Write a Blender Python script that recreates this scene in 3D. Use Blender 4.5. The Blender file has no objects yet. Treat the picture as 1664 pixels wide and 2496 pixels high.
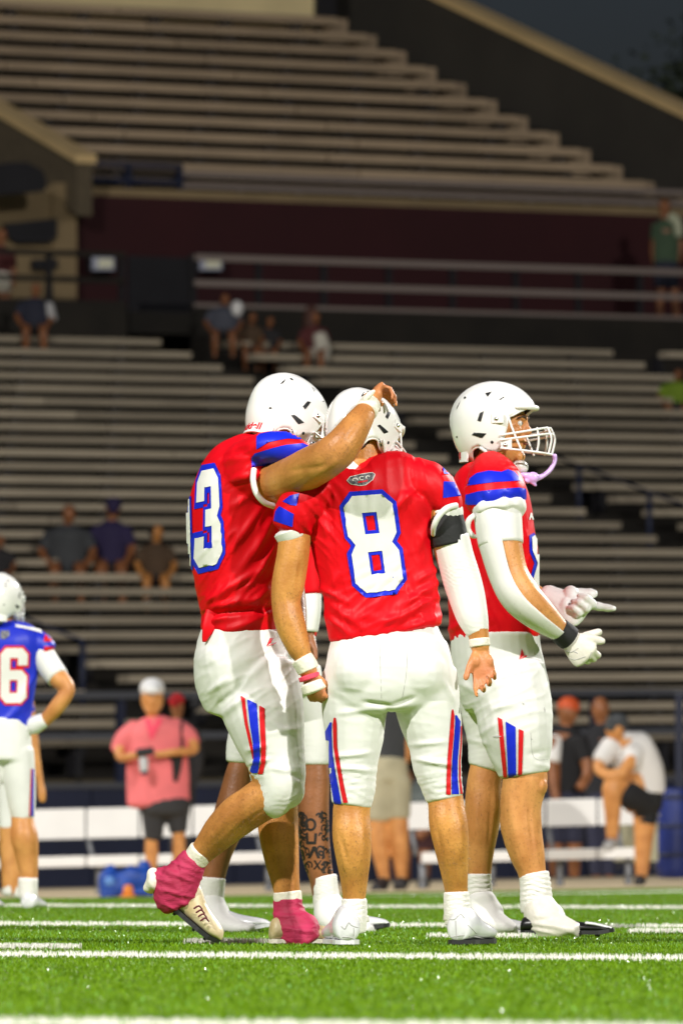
import bpy, bmesh, math, random
import numpy as np
from mathutils import Vector, Matrix, noise
from mathutils.bvhtree import BVHTree
from mathutils.geometry import delaunay_2d_cdt
random.seed(7); RNG = np.random.default_rng(7)
scene = bpy.context.scene
COL = scene.collection

# ------------------------------------------------------------------ camera
F_PX, CX, CY, HOR = 20000.0, 832.0, 1248.0, 2050.0
CAM_H = 0.335
TILT = math.atan((HOR - CY) / F_PX)
cam_data = bpy.data.cameras.new('camera')
cam_data.sensor_fit = 'VERTICAL'; cam_data.sensor_height = 36.0
cam_data.lens = F_PX * 36.0 / 2496.0
cam_data.clip_start = 0.5; cam_data.clip_end = 3000.0
cam_data.dof.use_dof = True
cam_data.dof.focus_distance = 26.2
cam_data.dof.aperture_fstop = 8.2
cam = bpy.data.objects.new('camera', cam_data)
cam.location = (0, 0, CAM_H)
cam.rotation_euler = (math.pi / 2 + TILT, 0, 0)
COL.objects.link(cam); scene.camera = cam

# ------------------------------------------------------------------ dusk sky
world = bpy.data.worlds.new('World'); scene.world = world; world.use_nodes = True
nt = world.node_tree; nt.nodes.clear()
sky = nt.nodes.new('ShaderNodeTexSky'); sky.sky_type = 'NISHITA'; sky.sun_disc = False
sky.sun_elevation = math.radians(0.6); sky.sun_rotation = math.radians(180)
sky.dust_density = 0.5; sky.ozone_density = 4.5
bg = nt.nodes.new('ShaderNodeBackground'); bg.inputs['Strength'].default_value = 0.062
wo = nt.nodes.new('ShaderNodeOutputWorld')
hs = nt.nodes.new('ShaderNodeHueSaturation'); hs.inputs['Saturation'].default_value = 0.50
nt.links.new(sky.outputs[0], hs.inputs['Color']); nt.links.new(hs.outputs[0], bg.inputs[0]); nt.links.new(bg.outputs[0], wo.inputs[0])

# ------------------------------------------------------------------ stadium floodlights outside the frame, and an added apron lamp
def flood(name, loc, target, watts, col, radius, angle):
    d = bpy.data.lights.new(name, 'SPOT'); d.energy = watts; d.color = col
    d.shadow_soft_size = radius; d.spot_size = math.radians(angle); d.spot_blend = 0.6
    o = bpy.data.objects.new(name, d); o.location = loc
    o.rotation_euler = (Vector(target) - Vector(loc)).to_track_quat('-Z', 'Y').to_euler()
    COL.objects.link(o); return o
flood('floodlight_west', (-30, -8, 38), (0, 60, 3.0), 132000, (1.0, 0.97, 0.93), 0.9, 120)
flood('floodlight_east', (34, -18, 32), (0, 60, 3.0), 150000, (1.0, 0.97, 0.93), 0.9, 120)
flood('floodlight_far_east', (52, 96, 38), (0, 30, 1.0), 270000, (1.0, 0.97, 0.93), 0.8, 40)
flood('apron_fill_lamp', (-46, 68, 38), (0, 72, 0.0), 80000, (1.0, 0.97, 0.93), 0.8, 42)  # added lamp brightening the apron and benches; narrow cone spares the stands

scene.view_settings.view_transform = 'Standard'; scene.view_settings.look = 'None'
scene.view_settings.exposure = 0.2; scene.view_settings.gamma = 1.0
scene.view_settings.use_curve_mapping = False
scene.render.engine = 'CYCLES'
scene.cycles.use_denoising = True
scene.cycles.max_bounces = 5; scene.cycles.diffuse_bounces = 3; scene.cycles.glossy_bounces = 2
scene.cycles.sample_clamp_indirect = 4.0

# ------------------------------------------------------------------ helpers
CT, SN = math.cos(TILT), math.sin(TILT)
def U(px, py, Y):
    """world point seen at photo pixel (px,py) whose distance along +Y is Y"""
    a = (px - CX) / F_PX; b = (CY - py) / F_PX
    dy = CT - b * SN; dz = SN + b * CT
    k = Y / dy
    return Vector((a * k, Y, CAM_H + dz * k))
def PROJ(co):
    """(N,3) world -> (N,2) photo pixels"""
    x = co[:, 0]; y = co[:, 1]; z = co[:, 2] - CAM_H
    w = y * CT + z * SN; h = -y * SN + z * CT
    return np.stack([CX + F_PX * x / w, CY - F_PX * h / w], 1)

def thing(name, label, cat, loc=(0, 0, 0), group=None):
    o = bpy.data.objects.new(name, None); o.empty_display_size = 0.1
    o.location = loc; o['label'] = label; o['category'] = cat
    if group: o['group'] = group
    COL.objects.link(o); return o
def tag(o, label, cat, group=None):
    o['label'] = label; o['category'] = cat
    if group: o['group'] = group
    return o
def wloc(o):
    v = Vector((0, 0, 0))
    while o is not None:
        v += o.location; o = o.parent
    return v
def obj(name, verts, faces, mats, parent=None, smooth=True, origin=None):
    v = np.asarray([tuple(p) for p in verts], dtype=np.float64) if not isinstance(verts, np.ndarray) else verts
    me = bpy.data.meshes.new(name)
    base = wloc(parent) if parent is not None else Vector(origin or (0, 0, 0))
    if len(v): v = v - np.array(base)
    me.from_pydata(v.tolist(), [], [tuple(int(i) for i in f) for f in faces])
    me.update()
    if smooth: me.polygons.foreach_set('use_smooth', [True] * len(me.polygons))
    for m in (mats if isinstance(mats, (list, tuple)) else [mats]): me.materials.append(m)
    o = bpy.data.objects.new(name, me)
    if parent is not None: o.parent = parent
    else: o.location = base
    COL.objects.link(o); return o
def mesh_np(o):
    me = o.data; n = len(me.vertices); a = np.empty(n * 3); me.vertices.foreach_get('co', a)
    return a.reshape(-1, 3) + np.array(wloc(o))
def set_np(o, co):
    o.data.vertices.foreach_set('co', (co - np.array(wloc(o))).ravel()); o.data.update()
def normals_np(o):
    n = len(o.data.vertices); a = np.empty(n * 3); o.data.vertices.foreach_get('normal', a); return a.reshape(-1, 3)
def bvh_of(*obs):
    V, Fc = [], []
    for o in obs:
        b = len(V); co = mesh_np(o)
        V += [Vector(c) for c in co]
        Fc += [tuple(b + i for i in p.vertices) for p in o.data.polygons]
    return BVHTree.FromPolygons(V, Fc)

# ------------------------------------------------------------------ materials
def lin(c):
    return tuple(((v / 255.0) / 12.92 if v <= 10.3 else ((v / 255.0 + .055) / 1.055) ** 2.4) for v in c)
def mat(name, color, rough=0.6, spec=0.5, var=0.0, vscale=8.0, bump=0.0, bscale=40.0, stretch=(1, 1, 1),
        metal=0.0, sheen=0.0, coat=0.0, emit=None, color2=None, detail=4.0):
    m = bpy.data.materials.new(name); m.use_nodes = True
    t = m.node_tree; b = t.nodes['Principled BSDF']
    b.inputs['Base Color'].default_value = (*color, 1); b.inputs['Roughness'].default_value = rough
    b.inputs['Specular IOR Level'].default_value = spec; b.inputs['Metallic'].default_value = metal
    b.inputs['Sheen Weight'].default_value = sheen; b.inputs['Coat Weight'].default_value = coat
    tc = t.nodes.new('ShaderNodeTexCoord'); mp = t.nodes.new('ShaderNodeMapping')
    mp.inputs['Scale'].default_value = stretch
    t.links.new(tc.outputs['Object'], mp.inputs['Vector'])
    if var > 0 or color2:
        n = t.nodes.new('ShaderNodeTexNoise'); n.inputs['Scale'].default_value = vscale; n.inputs['Detail'].default_value = detail
        t.links.new(mp.outputs[0], n.inputs['Vector'])
        r = t.nodes.new('ShaderNodeValToRGB')
        c2 = color2 or tuple(min(1, c * (1 - var)) for c in color)
        r.color_ramp.elements[0].position = 0.35; r.color_ramp.elements[1].position = 0.65
        r.color_ramp.elements[0].color = (*c2, 1); r.color_ramp.elements[1].color = (*color, 1)
        t.links.new(n.outputs['Fac'], r.inputs[0]); t.links.new(r.outputs[0], b.inputs['Base Color'])
    if bump > 0:
        n2 = t.nodes.new('ShaderNodeTexNoise'); n2.inputs['Scale'].default_value = bscale; n2.inputs['Detail'].default_value = 3
        t.links.new(mp.outputs[0], n2.inputs['Vector'])
        bp = t.nodes.new('ShaderNodeBump'); bp.inputs['Strength'].default_value = bump; bp.inputs['Distance'].default_value = 0.01
        t.links.new(n2.outputs['Fac'], bp.inputs['Height']); t.links.new(bp.outputs[0], b.inputs['Normal'])
    if emit:
        b.inputs['Emission Color'].default_value = (*emit[0], 1); b.inputs['Emission Strength'].default_value = emit[1]
    return m

def skin_mat(name, color, dark, red=(0.60, 0.20, 0.11)):
    m = mat(name, color, rough=0.45, spec=0.40, color2=dark, vscale=11, bump=0.16, bscale=120)
    t = m.node_tree; b = t.nodes['Principled BSDF']
    src = b.inputs['Base Color'].links[0].from_socket
    # freckles, body hair and blemishes
    tc = next(n for n in t.nodes if n.type == 'TEX_COORD')
    vo = t.nodes.new('ShaderNodeTexNoise'); vo.inputs['Scale'].default_value = 130; vo.inputs['Detail'].default_value = 2
    t.links.new(tc.outputs['Object'], vo.inputs['Vector'])
    rr = t.nodes.new('ShaderNodeValToRGB'); rr.color_ramp.elements[0].position = .62; rr.color_ramp.elements[1].position = .74
    rr.color_ramp.elements[0].color = (0, 0, 0, 1); rr.color_ramp.elements[1].color = (.5, .5, .5, 1)
    t.links.new(vo.outputs['Fac'], rr.inputs[0])
    mx0 = t.nodes.new('ShaderNodeMix'); mx0.data_type = 'RGBA'
    t.links.new(rr.outputs[0], mx0.inputs[0]); t.links.new(src, mx0.inputs[6])
    mx0.inputs[7].default_value = (color[0] * .5, color[1] * .42, color[2] * .35, 1)
    at = t.nodes.new('ShaderNodeAttribute'); at.attribute_name = 'flush'
    mx = t.nodes.new('ShaderNodeMix'); mx.data_type = 'RGBA'
    t.links.new(at.outputs['Fac'], mx.inputs[0]); t.links.new(mx0.outputs[2], mx.inputs[6])
    mx.inputs[7].default_value = (*red, 1)
    t.links.new(mx.outputs[2], b.inputs['Base Color'])
    return m

M = {}
M['skin'] = skin_mat('tan_skin', (0.62, 0.275, 0.075), (0.43, 0.170, 0.042))
M['skin_b'] = skin_mat('golden_skin', (0.66, 0.305, 0.075), (0.47, 0.19, 0.043))
M['skin_c'] = skin_mat('fair_skin', (0.70, 0.325, 0.105), (0.53, 0.215, 0.062))
M['skin_d'] = skin_mat('brown_skin', (0.30, 0.115, 0.045), (0.21, 0.078, 0.028))
M['red'] = mat('red_satin_jersey', (0.78, 0.002, 0.010), rough=0.5, spec=0.2, var=.14, vscale=5, bump=.12, bscale=26, sheen=0)
M['blue'] = mat('blue_stripe', (0.008, 0.022, 0.62), rough=0.4, spec=0.4, bump=.1, bscale=22)
M['bluej'] = mat('blue_jersey', (0.012, 0.03, 0.60), rough=0.45, spec=0.4, var=.2, vscale=5, bump=.15, bscale=20)
M['white_cloth'] = mat('white_knit_cloth', (0.80, 0.785, 0.76), rough=0.62, spec=0.3, var=.05, vscale=6, bump=.08, bscale=30)
M['white_print'] = mat('white_print', (0.82, 0.80, 0.78), rough=0.5, spec=0.4, var=.04, vscale=20, bump=.1, bscale=25)
M['pants'] = mat('white_pants', (0.80, 0.79, 0.765), rough=0.55, spec=0.3, var=.10, vscale=7, bump=.10, bscale=26)
M['red_print'] = mat('red_print', (0.68, 0.004, 0.014), rough=0.45)
M['sock'] = mat('white_sock', (0.80, 0.77, 0.73), rough=0.85, spec=.2, bump=.35, bscale=60, stretch=(1, 1, 3))
M['helmet'] = mat('white_helmet', (0.84, 0.825, 0.80), rough=0.16, spec=0.5, coat=.4, var=.02, vscale=10)
M['guard'] = mat('white_guard', (0.82, 0.81, 0.79), rough=0.3, spec=0.5)
M['black'] = mat('black_vent', (0.006, 0.006, 0.007), rough=0.5)
M['black_cloth'] = mat('black_cloth', (0.010, 0.010, 0.011), rough=0.75, bump=.2, bscale=50)
M['limb_hair'] = mat('limb_hair', (.10, .045, .014), rough=.5)
M['metal'] = mat('metal_snap', (0.6, 0.6, 0.6), rough=0.25, metal=1.0)
M['tape'] = mat('athletic_tape', (0.82, 0.77, 0.66), rough=0.8, bump=.35, bscale=70, var=.06, vscale=25)
M['cream'] = mat('cream_leather', (0.70, 0.60, 0.40), rough=0.45, bump=.2, bscale=60, color2=(.50, .39, .2), vscale=14)
M['pink'] = mat('pink_wrap_tape', (0.50, 0.022, 0.095), rough=0.7, bump=.5, bscale=30, color2=(.36, .012, .055), vscale=10, stretch=(1, 1, 2))
M['pinktape'] = mat('hot_pink_tape', (0.85, 0.06, 0.12), rough=0.7)
M['cleat'] = mat('white_cleat', (0.72, 0.72, 0.74), rough=0.22, spec=.5, coat=.3, bump=.4, bscale=15)
M['sole'] = mat('dark_sole', (0.02, 0.02, 0.022), rough=0.5)
M['blackshoe'] = mat('black_shoe', (0.008, 0.008, 0.009), rough=0.35, bump=.2, bscale=30)
M['lace'] = mat('maroon_lace', (0.12, 0.012, 0.02), rough=0.7)
M['lilac'] = mat('lilac_mouthguard', (0.62, 0.40, 0.80), rough=0.3, spec=.5)
M['mauve'] = mat('mauve_undershirt', (0.62, 0.40, 0.46), rough=0.8, bump=.2, bscale=40)
M['hair'] = mat('dark_hair', (0.02, 0.012, 0.008), rough=0.6, bump=.5, bscale=90)
M['glove'] = mat('white_glove', (0.78, 0.77, 0.76), rough=0.45, spec=.4, bump=.25, bscale=45)
M['glove_c'] = mat('cream_glove', (0.74, 0.70, 0.62), rough=0.45, spec=.4, bump=.25, bscale=45, var=.15, vscale=18)
M['patch'] = mat('navy_patch', (0.03, 0.03, 0.05), rough=0.6, color2=(.25, .25, .28), vscale=120)
M['seam'] = mat('seam_grey', (0.45, 0.44, 0.43), rough=.7)
M['lip'] = mat('lip', (0.30, 0.06, 0.04), rough=.5)
M['eyewhite'] = mat('eye_white', (0.7, 0.68, 0.64), rough=.2)
M['brow'] = mat('brow_hair', (0.05, 0.025, 0.012), rough=.8)

def vary(m, k=.3):
    """each board of this material weathers a little differently"""
    t = m.node_tree; b = t.nodes['Principled BSDF']; src = b.inputs['Base Color'].links[0].from_socket
    oi = t.nodes.new('ShaderNodeObjectInfo'); mr = t.nodes.new('ShaderNodeMapRange'); mr.inputs[3].default_value = 1 - k; mr.inputs[4].default_value = 1 + k * .6
    t.links.new(oi.outputs['Random'], mr.inputs[0])
    vm = t.nodes.new('ShaderNodeVectorMath'); vm.operation = 'SCALE'; t.links.new(src, vm.inputs[0]); t.links.new(mr.outputs[0], vm.inputs['Scale'])
    t.links.new(vm.outputs[0], b.inputs['Base Color']); return m
# ------------------------------------------------------------------ solid builders
class MB:
    """collects vertices and faces for one mesh object"""
    def __init__(s): s.v = []; s.f = []
    def add(s, v, f):
        b = len(s.v); s.v += [tuple(p) for p in v]; s.f += [tuple(b + i for i in q) for q in f]
    def box(s, a, b):
        (x0, y0, z0), (x1, y1, z1) = a, b
        s.add([(x0, y0, z0), (x1, y0, z0), (x1, y1, z0), (x0, y1, z0), (x0, y0, z1), (x1, y0, z1), (x1, y1, z1), (x0, y1, z1)],
              [(0, 3, 2, 1), (4, 5, 6, 7), (0, 1, 5, 4), (1, 2, 6, 5), (2, 3, 7, 6), (3, 0, 4, 7)])
    def bar(s, p, q, r, n=8):
        v, f = loft_w([(p, r, r), (q, r, r)], n=n, k=1, cap=0); s.add(v, f)
    def tf(s, fn): s.v = [tuple(fn(*p)) for p in s.v]; return s
    def build(s, name, m, parent=None, smooth=False, origin=None):
        return obj(name, s.v, s.f, m, parent, smooth, origin)

def crom(P, k):
    """Catmull-Rom resample of rows"""
    P = np.asarray(P, float); n = len(P)
    if k <= 1 or n < 3:
        if n == 2 and k > 1:
            return np.array([P[0] * (1 - t) + P[1] * t for t in np.linspace(0, 1, k + 1)])
        return P
    out = []
    for i in range(n - 1):
        p0 = P[max(i - 1, 0)]; p1 = P[i]; p2 = P[i + 1]; p3 = P[min(i + 2, n - 1)]
        for j in range(k):
            t = j / k
            out.append(.5 * ((2 * p1) + (-p0 + p2) * t + (2 * p0 - 5 * p1 + 4 * p2 - p3) * t * t + (-p0 + 3 * p1 - 3 * p2 + p3) * t ** 3))
    out.append(P[-1]); return np.array(out)

def loft_w(nodes, n=20, k=5, cap=1.0, hint=(0, 1, 0), expo=2.0, arc=None, capend=None):
    """nodes: (world pos, ra, rb): ra across the picture plane, rb along the hint. cap: dome length factor, 0 = flat"""
    R = crom([[*p, ra, rb] for (p, ra, rb) in nodes], k)
    pos = R[:, :3]; ra = np.maximum(R[:, 3], 1e-4); rb = np.maximum(R[:, 4], 1e-4)
    T = np.gradient(pos, axis=0); T /= np.linalg.norm(T, axis=1)[:, None] + 1e-12
    rings = [(pos[i], T[i], ra[i], rb[i]) for i in range(len(pos))]
    if capend is None: capend = cap
    def dome(end, c):
        p, t, a, b = rings[end]; sg = -1 if end == 0 else 1; L = c * min(a, b)
        res = []
        for s in (0.5, 0.8, 0.97): res.append((p + t * sg * L * s, t, a * math.sqrt(1 - s * s), b * math.sqrt(1 - s * s)))
        return res
    if arc is None:
        if cap > 0: rings = dome(0, cap)[::-1] + rings
        if capend > 0: rings = rings + dome(-1, capend)
    H = np.array(hint, float)
    V = []; Fc = []
    angs = np.linspace(0, 2 * math.pi, n, endpoint=False) if arc is None else np.linspace(arc[0], arc[1], n)
    ca, sa = np.cos(angs), np.sin(angs)
    if expo != 2.0:
        e = 2.0 / expo; ca = np.sign(ca) * np.abs(ca) ** e; sa = np.sign(sa) * np.abs(sa) ** e
    prevA = None
    for p, t, a, b in rings:
        A = np.cross(t, H); l = np.linalg.norm(A)
        A = A / l if l > .05 else (prevA if prevA is not None else np.array([1., 0, 0]))
        if prevA is not None and np.dot(A, prevA) < 0: A = -A
        prevA = A
        B = np.cross(A, t); B /= np.linalg.norm(B) + 1e-12
        V.append(p[None] + np.outer(ca * a, A) + np.outer(sa * b, B))
    m = len(rings); V = np.concatenate(V)
    for i in range(m - 1):
        for j in range(n if arc is None else n - 1):
            j2 = (j + 1) % n
            Fc.append((i * n + j, i * n + j2, (i + 1) * n + j2, (i + 1) * n + j))
    if arc is None:
        Fc.append(tuple(range(n - 1, -1, -1))); Fc.append(tuple((m - 1) * n + j for j in range(n)))
    return V, Fc

class Fig:
    """places limbs from photo pixels at the figure's own distance D, with offsets in metres"""
    def __init__(s, D): s.D = D; s.s = D / F_PX
    def P(s, px, py, dz=0.0): return U(px, py, s.D + dz)
    def L(s, nodes, n=20, k=5, cap=1.0, zr=1.0, expo=2.0, capend=None):
        """nodes: (px, py, half width px, dz m, depth ratio)"""
        W = []
        for q in nodes:
            px, py, r = q[:3]; dz = q[3] if len(q) > 3 else 0.0; z = q[4] if len(q) > 4 else zr
            W.append((s.P(px, py, dz), r * s.s, r * s.s * z))
        return loft_w(W, n, k, cap, expo=expo, capend=capend)
    def E(s, px, py, dz, rx, ry, rz):
        """ellipsoid: pixel radii rx, ry and depth radius rz m"""
        return ellipsoid(s.P(px, py, dz), rx * s.s, rz, ry * s.s)

def ellipsoid(c, a, b, h, rot=None, n=20, m=12):
    V = []; Fc = []
    for i in range(m + 1):
        th = math.pi * i / m
        for j in range(n):
            ph = 2 * math.pi * j / n
            v = Vector((a * math.sin(th) * math.cos(ph), b * math.sin(th) * math.sin(ph), h * math.cos(th)))
            if rot is not None: v = rot @ v
            V.append(tuple(Vector(c) + v))
    for i in range(m):
        for j in range(n):
            Fc.append((i * n + j, (i + 1) * n + j, (i + 1) * n + (j + 1) % n, i * n + (j + 1) % n))
    return V, Fc

def fuse(name, shapes, m, parent, voxel=0.006, smooth=4, factor=.5, origin=None):
    """join closed shapes into ONE continuous skin"""
    mb = MB()
    for v, f in shapes: mb.add(v, f)
    o = obj(name + '_tmp', mb.v, mb.f, m, parent, True, origin)
    r = o.modifiers.new('r', 'REMESH'); r.mode = 'VOXEL'; r.voxel_size = voxel; r.use_smooth_shade = True
    s = o.modifiers.new('s', 'SMOOTH'); s.iterations = smooth; s.factor = factor
    dg = bpy.context.evaluated_depsgraph_get()
    me = bpy.data.meshes.new_from_object(o.evaluated_get(dg))
    o.modifiers.clear(); old = o.data; o.data = me; bpy.data.meshes.remove(old)
    if not me.materials: me.materials.append(m)
    me.name = name; o.name = name
    me.polygons.foreach_set('use_smooth', [True] * len(me.polygons)); me.update()
    return o

def wrinkle(o, segs=(), amp=0.0, scale=(6, 6, 6), seed=0, ripples=(), ridge=()):
    """real folds: pixel segments (x0,y0,x1,y1,amp m,sigma px), low noise, and ripples (px,py,radius px,wavelength px,amp,angle)"""
    co = mesh_np(o); nr = normals_np(o); px = PROJ(co); d = np.zeros(len(co))
    for x0, y0, x1, y1, a, sg in segs:
        A = np.array([x0, y0], float); B = np.array([x1, y1], float); AB = B - A
        t = np.clip(((px - A) @ AB) / (AB @ AB), 0, 1)
        q = A + t[:, None] * AB; dist = np.linalg.norm(px - q, axis=1)
        taper = np.sin(np.pi * np.clip(t, 0.02, .98)) ** .5
        d += 1.45 * a * np.exp(-(dist / sg) ** 2) * taper
    for x, y, R, wl, a, ang in ripples:
        w = np.exp(-(((px[:, 0] - x) / R[0]) ** 2 + ((px[:, 1] - y) / R[1]) ** 2))
        u = (px[:, 0] - x) * math.sin(ang) + (px[:, 1] - y) * math.cos(ang)
        wob = 3.0 * np.sin(px[:, 0] / 17.0 + seed) + 2.0 * np.sin(px[:, 0] / 7.3 + 2 * seed)
        mod = .55 + .45 * np.sin(px[:, 0] / 23.0 + px[:, 1] / 31.0 + seed)
        d += a * 1.5 * w * mod * (np.abs(np.sin(math.pi * (u + wob) / wl)) ** .6 - .7)
    for a, ln, wd, ang, x, y, R in ridge:   # sharp cloth creases running along ang (radians, picture)
        w = np.exp(-(((px[:, 0] - x) / R[0]) ** 2 + ((px[:, 1] - y) / R[1]) ** 2) ** 2) if R else np.ones(len(co))
        ca, sa = math.cos(ang), math.sin(ang)
        q = np.stack([(px[:, 0] * ca + px[:, 1] * sa) / ln, (-px[:, 0] * sa + px[:, 1] * ca) / wd, co[:, 1] * 6], 1)
        nz = np.array([noise.noise(Vector((c[0] + seed, c[1], c[2]))) if ww > .03 else 0.5 for c, ww in zip(q, w)])
        d += a * w * (1 - np.minimum(1, np.abs(nz) * 2.6)) ** 2
    if amp:
        d += np.array([amp * noise.noise(Vector((c[0] * scale[0] + seed, c[1] * scale[1], c[2] * scale[2]))) for c in co])
    set_np(o, co + nr * d[:, None])

def flush(o, spots):
    """true redder skin on hands, knuckles, knees: (world centre, radius)"""
    co = mesh_np(o); w = np.zeros(len(co))
    for c, r, k in spots: w = np.maximum(w, k * np.exp(-(np.linalg.norm(co - np.array(c), axis=1) / r) ** 2))
    a = o.data.attributes.new('flush', 'FLOAT', 'POINT'); a.data.foreach_set('value', w)

def body_hair(o, zones, n, length, m, parent):
    """short hairs on bare limbs; zones are picture boxes"""
    co = mesh_np(o); nr = normals_np(o); px = PROJ(co)
    ok = np.zeros(len(co), bool)
    for x0, y0, x1, y1 in zones: ok |= (px[:, 0] > x0) & (px[:, 0] < x1) & (px[:, 1] > y0) & (px[:, 1] < y1)
    idx = np.nonzero(ok)[0]
    if not len(idx): return
    pick = RNG.choice(idx, n); p = co[pick] + RNG.normal(size=(n, 3)) * .0018; nn = nr[pick]
    d = nn * .55 + np.array([0, 0, -1.0]) * .7 + RNG.normal(size=(n, 3)) * .35; d /= np.linalg.norm(d, axis=1)[:, None]
    sd = np.cross(d, nn); sd /= np.linalg.norm(sd, axis=1)[:, None] + 1e-9
    L = RNG.uniform(.5, 1.2, n)[:, None] * length
    V = np.stack([p - sd * .00035, p + sd * .00035, p + d * L], 1).reshape(-1, 3)
    h = obj('body_hair', V, [(3 * i, 3 * i + 1, 3 * i + 2) for i in range(n)], m, parent, False); h['kind'] = 'stuff'
    return h

# ------------------------------------------------------------------ prints laid onto cloth
def inside(pts, loops):
    res = np.zeros(len(pts), bool)
    for lp in loops:
        L = np.asarray(lp, float); x, y = pts[:, 0], pts[:, 1]
        j = len(L) - 1
        for i in range(len(L)):
            xi, yi = L[i]; xj, yj = L[j]
            c = ((yi > y) != (yj > y)) & (x < (xj - xi) * (y - yi) / (yj - yi + 1e-12) + xi)
            res ^= c; j = i
    return res
def tri_poly(loops, step):
    pts = []; edges = []
    for lp in loops:
        lp = [np.array(p, float) for p in lp]; s0 = len(pts)
        for i in range(len(lp)):
            a = lp[i]; b = lp[(i + 1) % len(lp)]; n = max(1, int(np.linalg.norm(b - a) / step))
            for t in range(n): pts.append(a + (b - a) * t / n)
        m = len(pts) - s0
        edges += [(s0 + i, s0 + (i + 1) % m) for i in range(m)]
    A = np.array(pts); lo = A.min(0); hi = A.max(0)
    gx = np.arange(lo[0] + step / 2, hi[0], step); gy = np.arange(lo[1] + step / 2, hi[1], step)
    G = np.stack(np.meshgrid(gx, gy), -1).reshape(-1, 2)
    if len(G):
        G = G[inside(G, loops)]
        if len(G):
            near = np.array([np.min(np.sum((A - g) ** 2, 1)) for g in G]) > (step * .45) ** 2
            G = G[near]
    allp = [Vector(p) for p in pts] + [Vector(g) for g in G]
    r = delaunay_2d_cdt(allp, edges, [], 0, 1e-5)
    V = np.array([tuple(v) for v in r[0]]); T = [f for f in r[2]]
    cen = np.array([V[list(f)].mean(0) for f in T])
    ok = inside(cen, loops)
    return V, [f for f, k in zip(T, ok) if k]
def lay(name, loops, step, bvh, frame, m, parent, lift=0.0025, smooth=True):
    """lay a flat print onto a surface: frame(x,y) -> (ray origin, ray dir)"""
    V, T = tri_poly(loops, step)
    W = []; ok = []
    for x, y in V:
        o, d = frame(x, y); h = bvh.ray_cast(o, d)
        if h[0] is None: W.append((0, 0, 0)); ok.append(False); continue
        nrm = h[1] if h[1].dot(d) < 0 else -h[1]
        W.append(tuple(h[0] + nrm * lift)); ok.append(True)
    T2 = []
    for f in T:
        if all(ok[i] for i in f):
            pts = [Vector(W[i]) for i in f]
            if max((pts[i] - pts[(i + 1) % 3]).length for i in range(3)) < 0.10: T2.append(f)
    used = sorted({i for f in T2 for i in f}); mp = {u: k for k, u in enumerate(used)}
    o = obj(name, [W[i] for i in used] if used else [(0, 0, 0)], [tuple(mp[i] for i in f) for f in T2], m, parent, smooth)
    return o
def view_frame(D):
    cam_p = Vector((0, 0, CAM_H))
    def fr(x, y):
        t = U(x, y, D); d = (t - cam_p).normalized(); return t - d * 1.2, d
    return fr
def plane_frame(org, ex, ey, back=0.8):
    ex = Vector(ex).normalized(); ey = Vector(ey).normalized(); n = ex.cross(ey)
    org = Vector(org)
    def fr(x, y): return org + ex * x + ey * y + n * back, -n
    return fr
def off_loop(lp, d):
    """offset a polygon outwards by d (counter-clockwise positive area)"""
    L = [np.array(p, float) for p in lp]; n = len(L)
    area = sum(L[i][0] * L[(i + 1) % n][1] - L[(i + 1) % n][0] * L[i][1] for i in range(n))
    sg = 1 if area > 0 else -1
    out = []
    for i in range(n):
        a, b, c = L[i - 1], L[i], L[(i + 1) % n]
        e1 = (b - a) / (np.linalg.norm(b - a) + 1e-9); e2 = (c - b) / (np.linalg.norm(c - b) + 1e-9)
        n1 = np.array([e1[1], -e1[0]]) * sg; n2 = np.array([e2[1], -e2[0]]) * sg
        k = n1 + n2; k = k / max(.3, (1 + n1 @ n2))
        out.append(tuple(b + k * d))
    return out
DIG = {
 '8': ([(2,0),(8,0),(10,2),(10,7.3),(8.8,9),(10,10.7),(10,16),(8,18),(2,18),(0,16),(0,10.7),(1.2,9),(0,7.3),(0,2)], [[(3.5,3.3),(6.5,3.3),(6.5,7.5),(3.5,7.5)], [(3.5,10.8),(6.5,10.8),(6.5,14.8),(3.5,14.8)]]),
 '3': ([(0,2),(2,0),(8,0),(10,2),(10,7.3),(8.8,9),(10,10.7),(10,16),(8,18),(2,18),(0,16),(0,12.3),(3.5,12.3),(3.5,14.8),(6.5,14.8),(6.5,10.6),(4,10.6),(4,7.4),(6.5,7.4),(6.5,3.3),(3.5,3.3),(3.5,5.7),(0,5.7)], []),
 '6': ([(2,0),(8,0),(10,2),(10,8.8),(8,10.8),(3.5,10.8),(3.5,14.8),(6.5,14.8),(6.5,12.4),(10,12.4),(10,16),(8,18),(2,18),(0,16),(0,2)], [[(3.5,3.3),(6.5,3.3),(6.5,7.6),(3.5,7.6)]]),
 '1': ([(3,0),(7,0),(7,18),(4,18),(0.8,15),(0.8,12.2),(3,13.6)], []),
}
def number(name, d, frame, mapf, bvh, parent, m_in, m_out, o=1.0, step=7.0, lift=.0026):
    """digit with a contrasting outline; mapf turns digit units into frame units"""
    outer, holes = DIG[d]
    A = [off_loop(outer, o)] + [off_loop(h, -o * .75) for h in holes]
    B = [outer] + holes
    p = lay(name + '_outline', [[mapf(*q) for q in l] for l in A], step, bvh, frame, m_out, parent, lift)
    lay(name, [[mapf(*q) for q in l] for l in B], step, bvh, frame, m_in, p, lift + .0022)
    return p
def quad_map(tl, tr, br, bl, w=10.0, h=18.0):
    tl, tr, br, bl = map(lambda q: np.array(q, float), (tl, tr, br, bl))
    def f(x, y):
        u = x / w; v = y / h
        return tuple((bl * (1 - u) + br * u) * (1 - v) + (tl * (1 - u) + tr * u) * v)
    return f
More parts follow.
